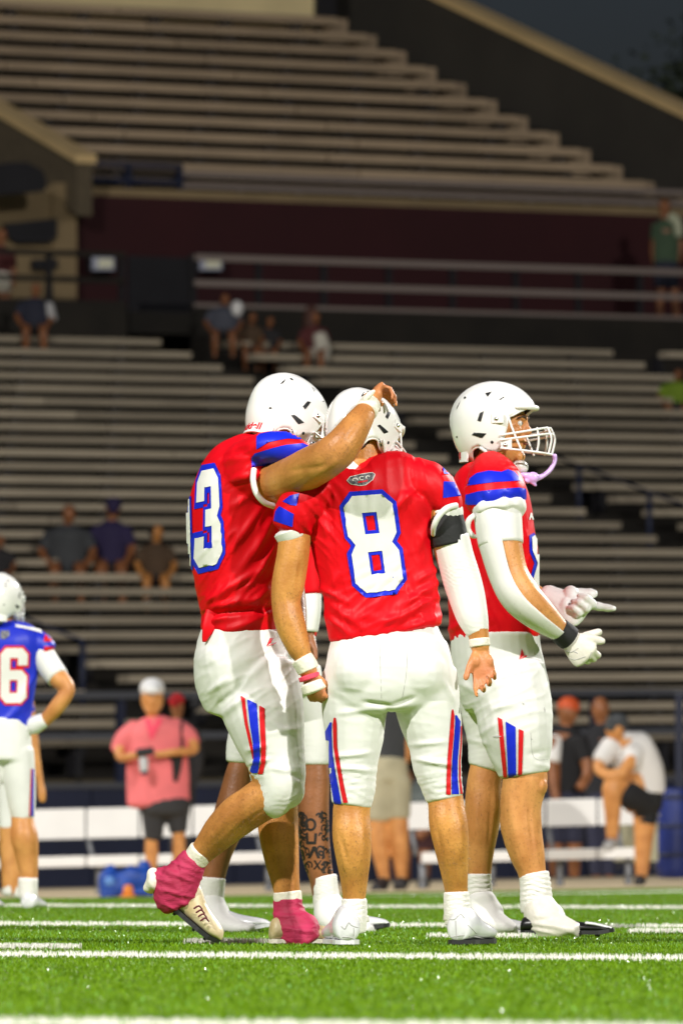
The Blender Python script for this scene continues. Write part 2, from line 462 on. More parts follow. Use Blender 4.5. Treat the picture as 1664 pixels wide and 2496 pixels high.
def tube_on(name, pts, r, bvh, frame, m, parent, lift=.0, n=8, k=4):
    """a bead (cuff, seam, lace) lying on a surface along photo pixels"""
    W = []
    for x, y in crom([list(p) for p in pts], k):
        o, d = frame(x, y); h = bvh.ray_cast(o, d)
        if h[0] is not None:
            nrm = h[1] if h[1].dot(d) < 0 else -h[1]
            W.append((h[0] + nrm * lift, r, r))
    if len(W) < 2: return None
    v, f = loft_w(W, n=n, k=1, cap=1.0); return obj(name, v, f, m, parent)

# ------------------------------------------------------------------ hand
def hand(W, f, s, n, curls, thumb=(.5, .3), L=0.19, spread=.12, fat=1.0, cup=0.0):
    """W wrist, f towards the fingers, s towards the thumb, n out of the palm. curls: 4 x 3 joint angles in degrees (index first)"""
    f = Vector(f).normalized(); n = Vector(n).normalized(); s = Vector(s).normalized()
    s = (s - f * s.dot(f)).normalized(); n = f.cross(s) if f.cross(s).dot(n) > 0 else s.cross(f)
    W = Vector(W); k = L / 0.19; g = fat
    sh = []
    hint = tuple(n)
    sh.append(loft_w([(W - f * .03 * k, .027 * k * g, .02 * k * g), (W + f * .01 * k, .029 * k * g, .0195 * k * g), (W + f * .045 * k, .038 * k * g, .0185 * k * g), (W + f * .08 * k, .042 * k * g, .016 * k * g), (W + f * .098 * k, .040 * k * g, .012 * k * g)], n=16, k=4, cap=.8, hint=hint))
    sh.append(ellipsoid(W + f * .045 * k + s * .024 * k + n * .010 * k, .018 * k * g, .018 * k * g, .024 * k * g))
    sh.append(ellipsoid(W + f * .05 * k - s * .024 * k + n * .008 * k, .014 * k * g, .014 * k * g, .024 * k * g))
    base = [(.031, .094), (.0105, .098), (-.0105, .095), (-.030, .087)]
    lens = [(.043, .026, .021), (.047, .030, .022), (.044, .028, .021), (.034, .021, .019)]
    rad = [.0098, .0102, .0096, .0086]
    for i in range(4):
        o = W + s * base[i][0] * k + f * base[i][1] * k
        d0 = (f + s * spread * (1.2 - i * .8)).normalized()
        axis = s.cross(f).normalized()
        ang = 0; p = o - d0 * .02 * k; r = rad[i] * k * g
        nodes = [(p, r, r), (o, r * 1.02, r)]
        q = o
        for j in range(3):
            ang += math.radians(curls[i][j])
            d = (d0 * math.cos(ang) + n * math.sin(ang)).normalized()
            mid = q + d * lens[i][j] * k * .55
            q = q + d * lens[i][j] * k
            rr = r * (1 - .1 * (j + 1))
            nodes += [(mid, rr * .97, rr * .97), (q, rr * (1.03 if j < 2 else .85), rr * (1.03 if j < 2 else .85))]
        sh.append(loft_w(nodes, n=12, k=3, cap=1.0, hint=tuple(s)))
    o = W + f * .028 * k + s * .026 * k + n * .004 * k
    a, c = thumb
    d1 = (f * math.cos(a) + s * math.sin(a)).normalized()
    d1 = (d1 + n * c * .5).normalized()
    d2 = (d1 + f * .35 + n * c * .6).normalized()
    r = .0125 * k * g
    sh.append(loft_w([(o - d1 * .01, r * 1.15, r * 1.15), (o + d1 * .03 * k, r * 1.1, r * 1.1), (o + d1 * .046 * k, r, r), (o + d1 * .046 * k + d2 * .017 * k, r * .9, r * .85), (o + d1 * .046 * k + d2 * .032 * k, r * .95, r * .8), (o + d1 * .046 * k + d2 * .042 * k, r * .7, r * .6)], n=12, k=3, cap=.9, hint=tuple(n)))
    return sh

# ------------------------------------------------------------------ shoe
def shoe(P, d, up=(0, 0, 1), L=0.30, hs=1.0, ws=1.0, top=None, t0=0.0, t1=1.0, grow=0.0):
    """low boot: P = sole under the heel end, d = direction to the toe"""
    d = Vector(d).normalized(); up = Vector(up); up = (up - d * up.dot(d)).normalized(); sd = d.cross(up)
    prof = [(0.0, .060, .020), (.03, .082, .031), (.12, .092, .036), (.25, .098, .036), (.38, .088, .036), (.52, .070, .042), (.68, .058, .048), (.84, .050, .045), (.95, .040, .032), (1.0, .024, .014)]
    A = crom([list(q) for q in prof], 3); A = A[(A[:, 0] >= t0 - 1e-6) & (A[:, 0] <= t1 + 1e-6)]
    V = []; Fc = []; n = 20; P = Vector(P)
    for t, hgt, w in A:
        hgt = hgt * hs + grow; w = w * ws + grow
        base = .012 if t < .85 else .012 + (t - .85) * .06
        for j in range(n):
            a = 2 * math.pi * j / n; c, s_ = math.cos(a), math.sin(a)
            x = w * math.copysign(abs(c) ** .75, c); zc = (hgt + base) / 2; z = zc + (hgt - base) / 2 * math.copysign(abs(s_) ** (.62 if s_ < 0 else .95), s_)
            if s_ > 0: x *= 1 - .38 * s_
            V.append(P + d * (t * L) + sd * x + up * z)
    m = len(A)
    for i in range(m - 1):
        for j in range(n): Fc.append((i * n + j, i * n + (j + 1) % n, (i + 1) * n + (j + 1) % n, (i + 1) * n + j))
    Fc.append(tuple(range(n - 1, -1, -1))); Fc.append(tuple((m - 1) * n + j for j in range(n)))
    return V, Fc
def sole(P, d, up=(0, 0, 1), L=0.30, ws=1.0):
    d = Vector(d).normalized(); up = Vector(up); up = (up - d * up.dot(d)).normalized(); sd = d.cross(up); P = Vector(P)
    out = [(0, .018), (.05, .031), (.15, .036), (.35, .034), (.5, .04), (.68, .048), (.85, .044), (.96, .028), (1.0, .012)]
    V = []; Fc = []
    for z in (.0, .014):
        for t, w in out: V.append(P + d * t * L + sd * w * ws * 1.03 + up * (z + max(0, t - .85) * .06))
        for t, w in out[::-1]: V.append(P + d * t * L - sd * w * ws * 1.03 + up * (z + max(0, t - .85) * .06))
    m = len(out) * 2
    Fc.append(tuple(range(m - 1, -1, -1))); Fc.append(tuple(range(m, 2 * m)))
    for j in range(m): Fc.append((j, (j + 1) % m, m + (j + 1) % m, m + j))
    mb = MB(); mb.add(V, Fc)
    for t in (.10, .28, .62, .82):
        for sx in (-.6, .6):
            b = P + d * t * L + sd * .034 * sx * ws
            v, f = loft_w([(b + up * .004, .007, .007), (b - up * .010, .0045, .0045)], n=8, k=1, cap=0); mb.add(v, f)
    return mb.v, mb.f
# ------------------------------------------------------------------ turf field
FIELD_YAW = math.radians(22.0)                       # yard lines run down to the right
YU = (math.cos(FIELD_YAW), -math.sin(FIELD_YAW)); YN = (math.sin(FIELD_YAW), math.cos(FIELD_YAW))
ROLL = 0.0183                                        # cross fall of the ground beyond the field
TURF_END = 66.0
def gz(x, y):
    """ground height: level field with a crowned edge"""
    if y <= 45: return 0.0
    t = min(1.0, (y - 45) / (TURF_END - 45)); t = t * t * (3 - 2 * t)
    z = t * (-.087 + ROLL * max(-40, min(40, x)))
    if y > TURF_END: z -= .063 * min(1.0, (y - TURF_END) / 31.0)
    return z
def turf_mat(name, blade):
    m = bpy.data.materials.new(name); m.use_nodes = True; t = m.node_tree; b = t.nodes['Principled BSDF']
    N = t.nodes.new; Lk = t.links.new
    g = N('ShaderNodeNewGeometry'); sx = N('ShaderNodeSeparateXYZ'); Lk(g.outputs['Position'], sx.inputs[0])
    def mth(op, a, c=None):
        n = N('ShaderNodeMath'); n.operation = op
        for i, v in enumerate((a, c)):
            if v is None: continue
            if isinstance(v, (int, float)): n.inputs[i].default_value = v
            else: Lk(v, n.inputs[i])
        return n.outputs[0]
    X, Y = sx.outputs[0], sx.outputs[1]
    along = mth('ADD', mth('MULTIPLY', X, YU[0]), mth('MULTIPLY', Y, YU[1]))
    depth = mth('ADD', mth('MULTIPLY', X, YN[0]), mth('MULTIPLY', Y, YN[1]))
    def band(v, c, w): return mth('LESS_THAN', mth('ABSOLUTE', mth('SUBTRACT', v, c)), w)
    mask = None
    for d in LINES:
        k = band(depth, d, .07); mask = k if mask is None else mth('MAXIMUM', mask, k)
    for (a, d, hl) in HASHES:
        k = mth('MULTIPLY', band(depth, d, .055), band(along, a, hl)); mask = mth('MAXIMUM', mask, k)
    # broad boundary line near the far edge, dragged a little out of parallel
    k = band(mth('ADD', Y, mth('MULTIPLY', X, -1.1)), 57.5, 1.0); mask = mth('MAXIMUM', mask, k)
    n1 = N('ShaderNodeTexNoise'); n1.inputs['Scale'].default_value = 5.0; Lk(g.outputs['Position'], n1.inputs['Vector'])
    n2 = N('ShaderNodeTexNoise'); n2.inputs['Scale'].default_value = 60; Lk(g.outputs['Position'], n2.inputs['Vector'])
    r = N('ShaderNodeValToRGB'); r.color_ramp.elements[0].position = .3; r.color_ramp.elements[1].position = .7
    r.color_ramp.elements[0].color = (.050, .112, .002, 1); r.color_ramp.elements[1].color = (.185, .335, .005, 1)
    Lk(mth('ADD', mth('MULTIPLY', n1.outputs['Fac'], .45), mth('MULTIPLY', n2.outputs['Fac'], .55)), r.inputs[0])
    mx = N('ShaderNodeMix'); mx.data_type = 'RGBA'; Lk(mask, mx.inputs[0]); Lk(r.outputs[0], mx.inputs[6]); mx.inputs[7].default_value = (.78, .77, .70, 1)
    Lk(mx.outputs[2], b.inputs['Base Color']); b.inputs['Roughness'].default_value = .5 if blade else .9
    b.inputs['Specular IOR Level'].default_value = .15 if blade else .1
    return m
def gy(py): return CAM_H / ((py - HOR) / F_PX)
def fd(px, py):
    """pixel on the level field -> (along, depth) in field axes"""
    Y = gy(py); X = (px - CX) / F_PX * Y; return X * YU[0] + Y * YU[1], X * YN[0] + Y * YN[1]
LINES = [fd(832, y)[1] for y in (2511, 2337, 2259, 2213)]
HASHES = []
for xa, xb, yy in ((-60, 207, 2314), (438, 745, 2301), (1030, 1318, 2287), (1520, 1790, 2275)):
    a0, d0 = fd(xa, yy); a1, d1 = fd(xb, yy); HASHES.append(((a0 + a1) / 2, (d0 + d1) / 2, abs(a1 - a0) / 2))
MT = turf_mat('turf_backing', False); MBL = turf_mat('turf_blade', True)
def build_turf():
    xs = np.linspace(-60, 60, 61); ys = np.concatenate([np.linspace(-40, 44, 29), np.linspace(45, TURF_END, 30)])
    V = [(x, y, gz(x, y)) for y in ys for x in xs]; n = len(xs)
    Fc = [(j * n + i, j * n + i + 1, (j + 1) * n + i + 1, (j + 1) * n + i) for j in range(len(ys) - 1) for i in range(n - 1)]
    f = obj('field', V, Fc, MT); f['kind'] = 'structure'; tag(f, 'green artificial turf field with white yard lines', 'field')
    # blades, densest where they are seen largest
    Y = []; X = []
    for y0, y1, dens in ((13.5, 20, 3000), (20, 32, 2600), (32, 45, 1100), (45, TURF_END, 420)):
        area = (.0416 * (y1 + y0) + 2.2) * (y1 - y0); k = int(area * dens)
        yy = RNG.uniform(y0, y1, k); hw = .0416 * yy + 1.1; X.append(RNG.uniform(-1, 1, k) * hw); Y.append(yy)
    for d in LINES:
        k = 12000; q = RNG.uniform(-4, 4, k); e = d + RNG.uniform(-.068, .068, k)
        xx = q; yy = (e - xx * YN[0]) / YN[1]; ok = (yy > 13.5) & (yy < TURF_END) & (np.abs(xx) < .0416 * yy + 1.2); X.append(xx[ok]); Y.append(yy[ok])
    for (aa, d, hl) in HASHES:
        k = 1800; q = aa + RNG.uniform(-hl, hl, k); e = d + RNG.uniform(-.05, .05, k); X.append(q * YU[0] + e * YN[0]); Y.append(q * YU[1] + e * YN[1])
    X = np.concatenate(X); Y = np.concatenate(Y); n = len(X)
    Z = np.array([gz(x, y) for x, y in zip(X, Y)]) if False else np.where(Y <= 45, 0.0, 0.0)
    t = np.clip((Y - 45) / (TURF_END - 45), 0, 1); t = t * t * (3 - 2 * t); Z = t * (-.087 + ROLL * X)
    onl = np.zeros(n, bool); al = X * YU[0] + Y * YU[1]; de = X * YN[0] + Y * YN[1]
    for d in LINES: onl |= np.abs(de - d) < .07
    for (aa, d, hl) in HASHES: onl |= (np.abs(de - d) < .055) & (np.abs(al - aa) < hl)
    h = np.where(onl, RNG.uniform(.010, .024, n), RNG.uniform(.005, .0135, n)) * np.where(Y > 45, .8, 1); w = RNG.uniform(.0012, .0024, n)
    a = RNG.uniform(0, 2 * math.pi, n); lean = RNG.uniform(.1, .75, n) * h * np.where(onl, .5, 1); la = RNG.uniform(0, 2 * math.pi, n)
    dx, dy = np.cos(a) * w, np.sin(a) * w; lx, ly = np.cos(la) * lean, np.sin(la) * lean
    V = np.empty((n, 5, 3))
    V[:, 0] = np.stack([X - dx, Y - dy, Z], 1); V[:, 1] = np.stack([X + dx, Y + dy, Z], 1)
    V[:, 2] = np.stack([X - dx * .8 + lx * .35, Y - dy * .8 + ly * .35, Z + h * .6], 1); V[:, 3] = np.stack([X + dx * .8 + lx * .35, Y + dy * .8 + ly * .35, Z + h * .6], 1)
    V[:, 4] = np.stack([X + lx, Y + ly, Z + h * np.sqrt(np.maximum(.2, 1 - (lean / h) ** 2 * .6))], 1)
    me = bpy.data.meshes.new('grass'); me.vertices.add(n * 5); me.vertices.foreach_set('co', V.ravel())
    b = np.arange(n) * 5
    quad = np.stack([b, b + 1, b + 3, b + 2], 1); tri = np.stack([b + 2, b + 3, b + 4], 1)
    loops = np.concatenate([quad.ravel(), tri.ravel()]); me.loops.add(len(loops)); me.loops.foreach_set('vertex_index', loops)
    me.polygons.add(2 * n); st = np.concatenate([np.arange(n) * 4, 4 * n + np.arange(n) * 3]); me.polygons.foreach_set('loop_start', st)
    me.update(calc_edges=True); me.validate(); me.materials.append(MBL)
    glint = mat('glint_blade', (.20, .42, .10), rough=.2, spec=1.0); me.materials.append(glint)  # paler, glossier blades added for glints, more of them far away
    gl = (RNG.uniform(0, 1, n) < np.where(Y > 26, .12, .03)).astype(np.int32); me.polygons.foreach_set('material_index', np.concatenate([gl, gl]))
    o = bpy.data.objects.new('grass', me); COL.objects.link(o); o['kind'] = 'stuff'; tag(o, 'short green turf blades, white where the lines are painted', 'grass')
    # apron beyond the turf
    ys = np.linspace(TURF_END, 140, 30)
    V = [(x, y, gz(x, y) - .004) for y in ys for x in xs]
    Fc = [(j * n2 + i, j * n2 + i + 1, (j + 1) * n2 + i + 1, (j + 1) * n2 + i) for n2 in [len(xs)] for j in range(len(ys) - 1) for i in range(n2 - 1)]
    tr = obj('track', V, Fc, mat('tan_track', (.86, .70, .45), rough=.9, var=.15, vscale=1.5, bump=.3, bscale=30)); tr['kind'] = 'structure'; tag(tr, 'tan apron between the turf and the stands', 'track')
    # earth to the horizon under everything
    g = obj('ground', [(-900, -300, -.6), (900, -300, -.6), (900, 1600, -.6), (-900, 1600, -.6)], [(0, 1, 2, 3)], mat('ground_earth', (.05, .05, .04), rough=1)); g['kind'] = 'structure'; tag(g, 'dark ground around the stadium', 'ground')
build_turf()

# ------------------------------------------------------------------ stadium frame: u along the rows, v back, z up
PHI = math.radians(35.0); CP, SP_, TP = math.cos(PHI), math.sin(PHI), math.tan(PHI)
def ST(u, v, z):
    X = u * CP - v * SP_; Y = u * SP_ + v * CP
    return (X, Y, z + X * ROLL)
def at_row(px, py, d):
    """pixel on the vertical plane of a row whose distance on the optical axis is d -> (u, v, z)"""
    k = (px - CX) / F_PX / 1.0
    Y = d
    for _ in range(6):
        p = U(px, py, Y); Y = d + p.x * TP
    p = U(px, py, Y)
    return p.x / CP + d * SP_, d * CP, p.z - p.x * ROLL
def vd(d): return d * CP
class SB(MB):
    def sbox(s, u0, u1, v0, v1, z0, z1): s.box((u0, v0, z0), (u1, v1, z1)); return s
    def done(s, name, m, parent, smooth=False): s.tf(ST); return s.build(name, m, parent, smooth)
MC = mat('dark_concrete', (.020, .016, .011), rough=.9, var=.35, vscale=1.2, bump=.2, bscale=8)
MS = mat('weathered_aluminium_seat', (.48, .405, .295), rough=.55, spec=.4, var=.18, vscale=.8, stretch=(1, 1, 6))
MSU = mat('old_timber_seat', (.50, .37, .24), rough=.6, var=.2, vscale=.8, stretch=(1, 1, 6))
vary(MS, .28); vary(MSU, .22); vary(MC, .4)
MRAIL = mat('slate_rail', (.075, .08, .095), rough=.4, metal=.0)
MRW = mat('pale_rail', (.26, .21, .185), rough=.5)
MAROON = mat('maroon_wall', (.040, .004, .006), rough=.8, var=.2, vscale=.6)
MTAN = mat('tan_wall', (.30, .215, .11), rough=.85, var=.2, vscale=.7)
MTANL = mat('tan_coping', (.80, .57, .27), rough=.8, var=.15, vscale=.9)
MNAVY = mat('navy_wall', (.016, .022, .055), rough=.6, var=.25, vscale=.9)
MDARK = mat('dark_panel', (.018, .017, .020), rough=.6, var=.2, vscale=2)
MBRK = mat('brown_riser', (.13, .10, .05), rough=.9, var=.35, vscale=.9)

LY = [1811, 1766, 1731, 1693, 1656, 1619, 1584, 1549, 1513, 1477, 1442, 1407, 1372, 1338, 1303, 1269, 1235, 1202, 1170, 1137, 1104, 1072, 1041, 1010, 978, 947, 917, 888, 858, 828]
DL = [100 + 1.04 * i for i in range(len(LY))]
ZL = [at_row(61, y, d)[2] for y, d in zip(LY, DL)]
UYS = [432, 394, 356, 318, 279, 241, 202, 163, 126, 89, 52, 15]
DU = [138 + 1.14 * i for i in range(len(UYS))]
ZU = [at_row(61, y, d)[2] for y, d in zip(UYS, DU)]
def aisle_u(px, py):
    best = None
    for d, z in zip(DL, ZL):
        u, v, zz = at_row(px, py, d); e = abs(zz - z)
        if best is None or e < best[0]: best = (e, u)
    return best[1]
UA2 = aisle_u(1330, 1213); UA2R = aisle_u(1490, 1215); UEND = aisle_u(1560, 892)
UA1R = aisle_u(207, 1616); UA1L = aisle_u(289, 1731)
def build_lower():
    th = thing('bleacher_stand', 'lower bowl of long grey aluminium bench rows rising behind the field', 'bleachers', ST(UA2, vd(99), 0))
    n = len(LY); ulo = UA1L - 14; uhi = UEND + 12
    gaps = sorted([(UA1L, UA1R), (UA2, UA2R)])
    for i in range(n):
        v = vd(DL[i]); z = ZL[i]; vn = vd(DL[i] + 1.04)
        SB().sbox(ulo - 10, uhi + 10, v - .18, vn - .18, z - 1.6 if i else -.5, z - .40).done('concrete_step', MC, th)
        if i == 2: pass
        segs = []; c = ulo
        for a, b in gaps:
            segs.append((c, a)); c = b
        segs.append((c, UEND if i > 22 else uhi))
        if i > 22: segs.append((UEND + 1.1, uhi))
        for a, b in segs:
            L = b - a; k = max(1, int(round(L / 5.2))); 
            for j in range(k):
                s0 = a + L * j / k + .012; s1 = a + L * (j + 1) / k - .012
                SB().sbox(s0, s1, v - .13, v + .13, z - .047, z + .047).done('seat_plank', MS, th)
    br = SB()
    for i in range(n):
        v = vd(DL[i]); z = ZL[i]; u = ulo + (i % 3) * .6
        while u < uhi:
            if not any(a - .1 < u < b + .1 for a, b in gaps): br.sbox(u - .05, u + .05, v - .10, v + .10, z - .405, z - .055)
            u += 1.75
    b = br.done('seat_bracket', MDARK, th); b['kind'] = 'stuff'
    # stairs in the two aisles
    for a, bb in gaps:
        for i in range(n - 1):
            v = vd(DL[i]); z = ZL[i]; zn = ZL[i + 1]
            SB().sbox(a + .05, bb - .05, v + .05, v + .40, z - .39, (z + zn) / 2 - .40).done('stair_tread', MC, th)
    # front wall of the stand
    SB().sbox(ulo - 10, uhi + 10, vd(100) - .55, vd(100) - .2, -.5, ZL[0] - .45).done('front_riser', MBRK, th)
    return th
LOWER = build_lower()
def rail(name, label, u0, u1, d, zs, post, m, mp_, z_base, r=.035, thick=.05, group=None):
    v = vd(d); t = thing(name, label, 'railing', ST((u0 + u1) / 2, v, z_base), group)
    for z in zs: SB().sbox(u0, u1, v - thick / 2, v + thick / 2, z - r, z + r).done('rail', m, t)
    k = max(1, int(round((u1 - u0) / post)))
    for j in range(k + 1):
        u = u0 + (u1 - u0) * j / k
        SB().sbox(u - .045, u + .045, v + thick / 2 + .003, v + thick / 2 + .08, z_base, zs[0] + r).done('post', mp_, t)
    return t
uc = lambda px, py, d: at_row(px, py, d)[0]
zc = lambda px, py, d: at_row(px, py, d)[2]
# navy wall at the foot of the stand with its rails
DW = 97.0
zt = zc(832, 1900, DW)
bw = thing('boundary_wall', 'dark navy padded wall along the foot of the stand', 'wall', ST(uc(832, 1900, DW), vd(DW), -.3))
ua, ub = uc(-500, 1900, DW), uc(2200, 1900, DW); k = 16
for j in range(k):
    SB().sbox(ua + (ub - ua) * j / k + .01, ua + (ub - ua) * (j + 1) / k - .01, vd(DW), vd(DW) + .2, -.9, zt - .07).done('pad', MNAVY, bw)
SB().sbox(ua, ub, vd(DW) - .03, vd(DW) + .23, zt - .065, zt).done('coping', MRAIL, bw)
rail('guard_rail', 'low slate guard rail on top of the navy wall', ua, ub, DW + .25, [zc(832, 1690, DW), zc(832, 1788, DW)], 2.35, MRAIL, MNAVY, zt, .042)
# hand rails that climb the aisles
def stair_rail(label, u, i0, i1):
    t = thing('handrail', label, 'railing', ST(u, vd(DL[i0]), ZL[i0] - .4), 'handrails climbing the aisles')
    P = [Vector(ST(u, vd(DL[i]), ZL[i] + .48)) for i in (i0, i1)]
    mb = MB(); mb.bar(P[0], P[1], .02); mb.build('rail', MNAVY, t, True)
    for i in range(i0, i1 + 1, 2):
        mb = MB(); mb.bar(Vector(ST(u, vd(DL[i]), ZL[i] - .40)), Vector(ST(u, vd(DL[i]), ZL[i] + .48)), .04); mb.build('post', MNAVY, t, True)
stair_rail('dark handrail in the aisle left of the pink shirted man', (UA1L + UA1R) / 2, 4, 9)
stair_rail('dark handrail in the aisle behind the lilac mouthguard', (UA2 + UA2R) / 2, 11, 20)
# concourse above the lower bowl
DCN = 132.5
zf = zc(832, 770, DCN); zk = zc(832, 833, DCN)
uL, uR = uc(-600, 760, DCN), uc(2300, 760, DCN); uV0, uV1 = uc(310, 760, DCN), uc(482, 760, DCN)
kw = thing('concourse_wall', 'dark olive concrete knee wall at the top of the lower bowl', 'wall', ST(uc(832, 760, DCN), vd(DCN), zk))
for a, b in ((uL, uV0), (uV1, uR)):
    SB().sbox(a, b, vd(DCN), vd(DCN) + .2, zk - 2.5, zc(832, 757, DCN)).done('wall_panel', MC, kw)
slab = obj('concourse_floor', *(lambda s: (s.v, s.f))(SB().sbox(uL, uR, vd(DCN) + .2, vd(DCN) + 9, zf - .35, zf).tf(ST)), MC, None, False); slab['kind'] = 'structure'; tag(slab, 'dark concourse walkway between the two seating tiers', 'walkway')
zz_ = [zc(832, 637, DCN), zc(832, 699, DCN), zc(832, 755, DCN)]
rail('guard_rail', 'pale three bar guard rail along the concourse in front of the maroon wall', uV1, uR, DCN + .1, zz_, 1.27, MRW, MDARK, zc(832, 757, DCN), .05)
rail('guard_rail', 'short dark guard rail at the concourse left of the stairway opening', uL, uV0, DCN + .1, zz_, 1.27, MC, MDARK, zc(832, 757, DCN), .045)
# maroon wall and tan bay behind the concourse
DM = 137.0
uM0, uM1 = uc(183, 600, DM), uc(1604, 600, DM)
mw = thing('maroon_wall', 'long maroon wall under the front edge of the upper tier', 'wall', ST(uc(832, 700, DM), vd(DM), zf))
uMr = uc(2300, 600, DM)
SB().sbox(uM0, uMr, vd(DM), vd(DM) + .3, zf, zc(832, 498, DM)).done('wall_face', MAROON, mw)
uo0, uo1 = uc(310, 700, DM), uc(475, 700, DM)
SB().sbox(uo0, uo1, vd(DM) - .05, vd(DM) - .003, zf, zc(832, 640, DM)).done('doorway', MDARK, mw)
tb = thing('tan_bay', 'tan stair bay with a dark sign at the left end of the maroon wall', 'wall', ST(uc(90, 600, DM), vd(DM - 1), zf))
uT0, uT1 = uc(-500, 600, DM - .4), uc(183, 600, DM - .4)
SB().sbox(uT0, uT1, vd(DM) - .3, vd(DM) + .3, zf, zc(90, 458, DM)).done('wall_face', MTAN, tb)
SB().sbox(uT1 - .45, uT1 + .02, vd(DM) - .36, vd(DM) - .3, zf, zc(183, 452, DM)).done('pillar', MTAN, tb)
def slab_poly(name, m, parent, pts, d, depth=.08):
    """a flat board with real thickness, its outline given on the row plane at d"""
    A = [at_row(x, y, d) for x, y in pts]; n = len(A)
    V = [ST(u, v, z) for u, v, z in A] + [ST(u, v + depth, z) for u, v, z in A]
    Fc = [tuple(range(n - 1, -1, -1)), tuple(range(n, 2 * n))] + [(i, (i + 1) % n, n + (i + 1) % n, n + i) for i in range(n)]
    return obj(name, V, Fc, m, parent, False)
tag(slab_poly('wall_sign', MDARK, None, [(14, 545), (140, 532), (139, 578), (120, 592), (40, 592), (16, 572)], DM - .6), 'dark flared sign on the tan bay', 'sign')
tag(slab_poly('notice_board', MDARK, None, [(82, 632), (142, 630), (140, 655), (84, 658)], DM - .6), 'small dark notice board under the flared sign', 'sign')
for (x, lab) in ((253, 'small glowing notice screen left of the stairway opening'), (515, 'small glowing notice screen at the end of the pale guard rail')):
    s = thing('lit_sign', lab, 'sign', ST(*at_row(x, 640, DM - .5)), 'small glowing screens on the concourse')
    slab_poly('casing', MDARK, s, [(x - 31, 617), (x + 30, 617), (x + 30, 662), (x - 31, 662)], DM - .5, .12)
    slab_poly('screen', mat('lit_screen', (.3, .3, .3), emit=((.30, .32, .50), .14)), s, [(x - 27, 621), (x + 26, 621), (x + 26, 658), (x - 27, 658)], DM - .53, .02)
    slab_poly('bright_panel', mat('lit_screen_text', (.4, .4, .3), emit=((.62, .58, .40), .22)), s, [(x - 12, 632), (x + 22, 632), (x + 22, 652), (x - 12, 652)], DM - .56, .015)
# upper tier
def build_upper():
    th = thing('bleacher_stand', 'steep upper tier of worn brown bench rows under the dusk sky', 'bleachers', ST(uc(832, 470, DU[0]), vd(DU[0]), zf))
    n = len(UYS); uend = uc(1640, 470, DU[0]); u0 = uc(-700, 470, DU[0]); uleft = uc(205, 400, DU[0])
    for i in range(n):
        v = vd(DU[i]); z = ZU[i]
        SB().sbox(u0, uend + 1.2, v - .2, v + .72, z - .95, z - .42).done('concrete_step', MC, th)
        s = uc(205, 400, DU[0]) if i < 3 else u0
        L = uend - s; k = max(1, int(round(L / 5.5)))
        for j in range(k):
            SB().sbox(s + L * j / k + .02, s + L * (j + 1) / k - .02, v - .15, v + .15, z - .07, z + .07).done('seat_plank', MSU, th)
        SB().sbox(uend - .02, uend + .42, v + .16, v + .5, z - .40, z + .085).done('end_block', MSU, th)
    br = SB()
    for i in range(n):
        v = vd(DU[i]); z = ZU[i]; u = u0 + (i % 5) * .55 + (i // 2) * .16
        while u < uend: br.sbox(u - .09, u + .09, v - .14, v + .1, z - .415, z - .087); u += 1.55
    b = br.done('seat_bracket', MDARK, th); b['kind'] = 'stuff'
    d = DU[0] - .7
    SB().sbox(u0, uend + 1.2, vd(d), vd(d) + .25, zc(832, 505, d), zc(832, 478, d)).done('front_edge', MTAN, th)
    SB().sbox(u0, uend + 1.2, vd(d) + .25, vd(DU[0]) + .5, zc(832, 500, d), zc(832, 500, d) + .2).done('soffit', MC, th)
    return th, uend
UPPER, UUE = build_upper()
d = DU[0] - .66
rail('guard_rail', 'pale front rail of the upper tier with slate posts', uc(445, 450, d), uc(1700, 450, d), d, [zc(832, 466, d), zc(832, 447, d) + .06], 1.25, MRW, MRAIL, zc(832, 478, d), .045)
rail('guard_rail', 'dark blue stair rail at the left end of the upper tier', uc(190, 420, d), uc(440, 430, d), d - .05, [zc(300, 402, d), zc(300, 440, d)], .95, MNAVY, MNAVY, zc(300, 478, d), .05)
# sloping end wall with its pale coping
def sloped_wall(name, label, u, w, dA, zA, dB, zB, drop, cw, ch, m1, m2):
    t = thing(name, label, 'wall', ST(u, vd(dA), zA - drop))
    def prism(u0, u1, z0a, z1a, z0b, z1b, va, vb):
        mb = MB(); mb.add([ST(u0, va, z0a), ST(u1, va, z0a), ST(u1, vb, z0b), ST(u0, vb, z0b), ST(u0, va, z1a), ST(u1, va, z1a), ST(u1, vb, z1b), ST(u0, vb, z1b)],
                          [(0, 3, 2, 1), (4, 5, 6, 7), (0, 1, 5, 4), (1, 2, 6, 5), (2, 3, 7, 6), (3, 0, 4, 7)]); return mb
    prism(u, u + w, zA - drop, zA, zB - drop, zB, vd(dA), vd(dB)).build('wall_face', m1, t)
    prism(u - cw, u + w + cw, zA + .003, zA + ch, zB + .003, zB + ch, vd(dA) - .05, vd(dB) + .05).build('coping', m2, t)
    return t
uE = UUE + 1.25
def on_u(px, py, u):
    """pixel on the plane u = const -> (d, z)"""
    Y = 135.0
    k = (px - CX) / F_PX
    Y = 0; best = None
    lo, hi = 80.0, 220.0
    for _ in range(50):
        mid = (lo + hi) / 2; p = U(px, py, mid); uu = p.x * CP + p.y * SP_
        if uu < u: lo = mid
        else: hi = mid
    p = U(px, py, mid); return (-p.x * SP_ + p.y * CP) / CP, p.z - p.x * ROLL
dA, zA = on_u(1664, 287, uE); dB, zB = on_u(1062, 0, uE)
sl = (zB - zA) / (dB - dA)
sloped_wall('end_wall', 'dark sloping parapet wall with a lit tan coping at the right end of the upper tier', uE, .35, dA - 7, zA - 7 * sl, dB + 4, zB + 4 * sl, 3.6, .05, .15, mat('parapet_concrete', (.055, .048, .038), rough=.9, var=.2, vscale=.7), MTANL)
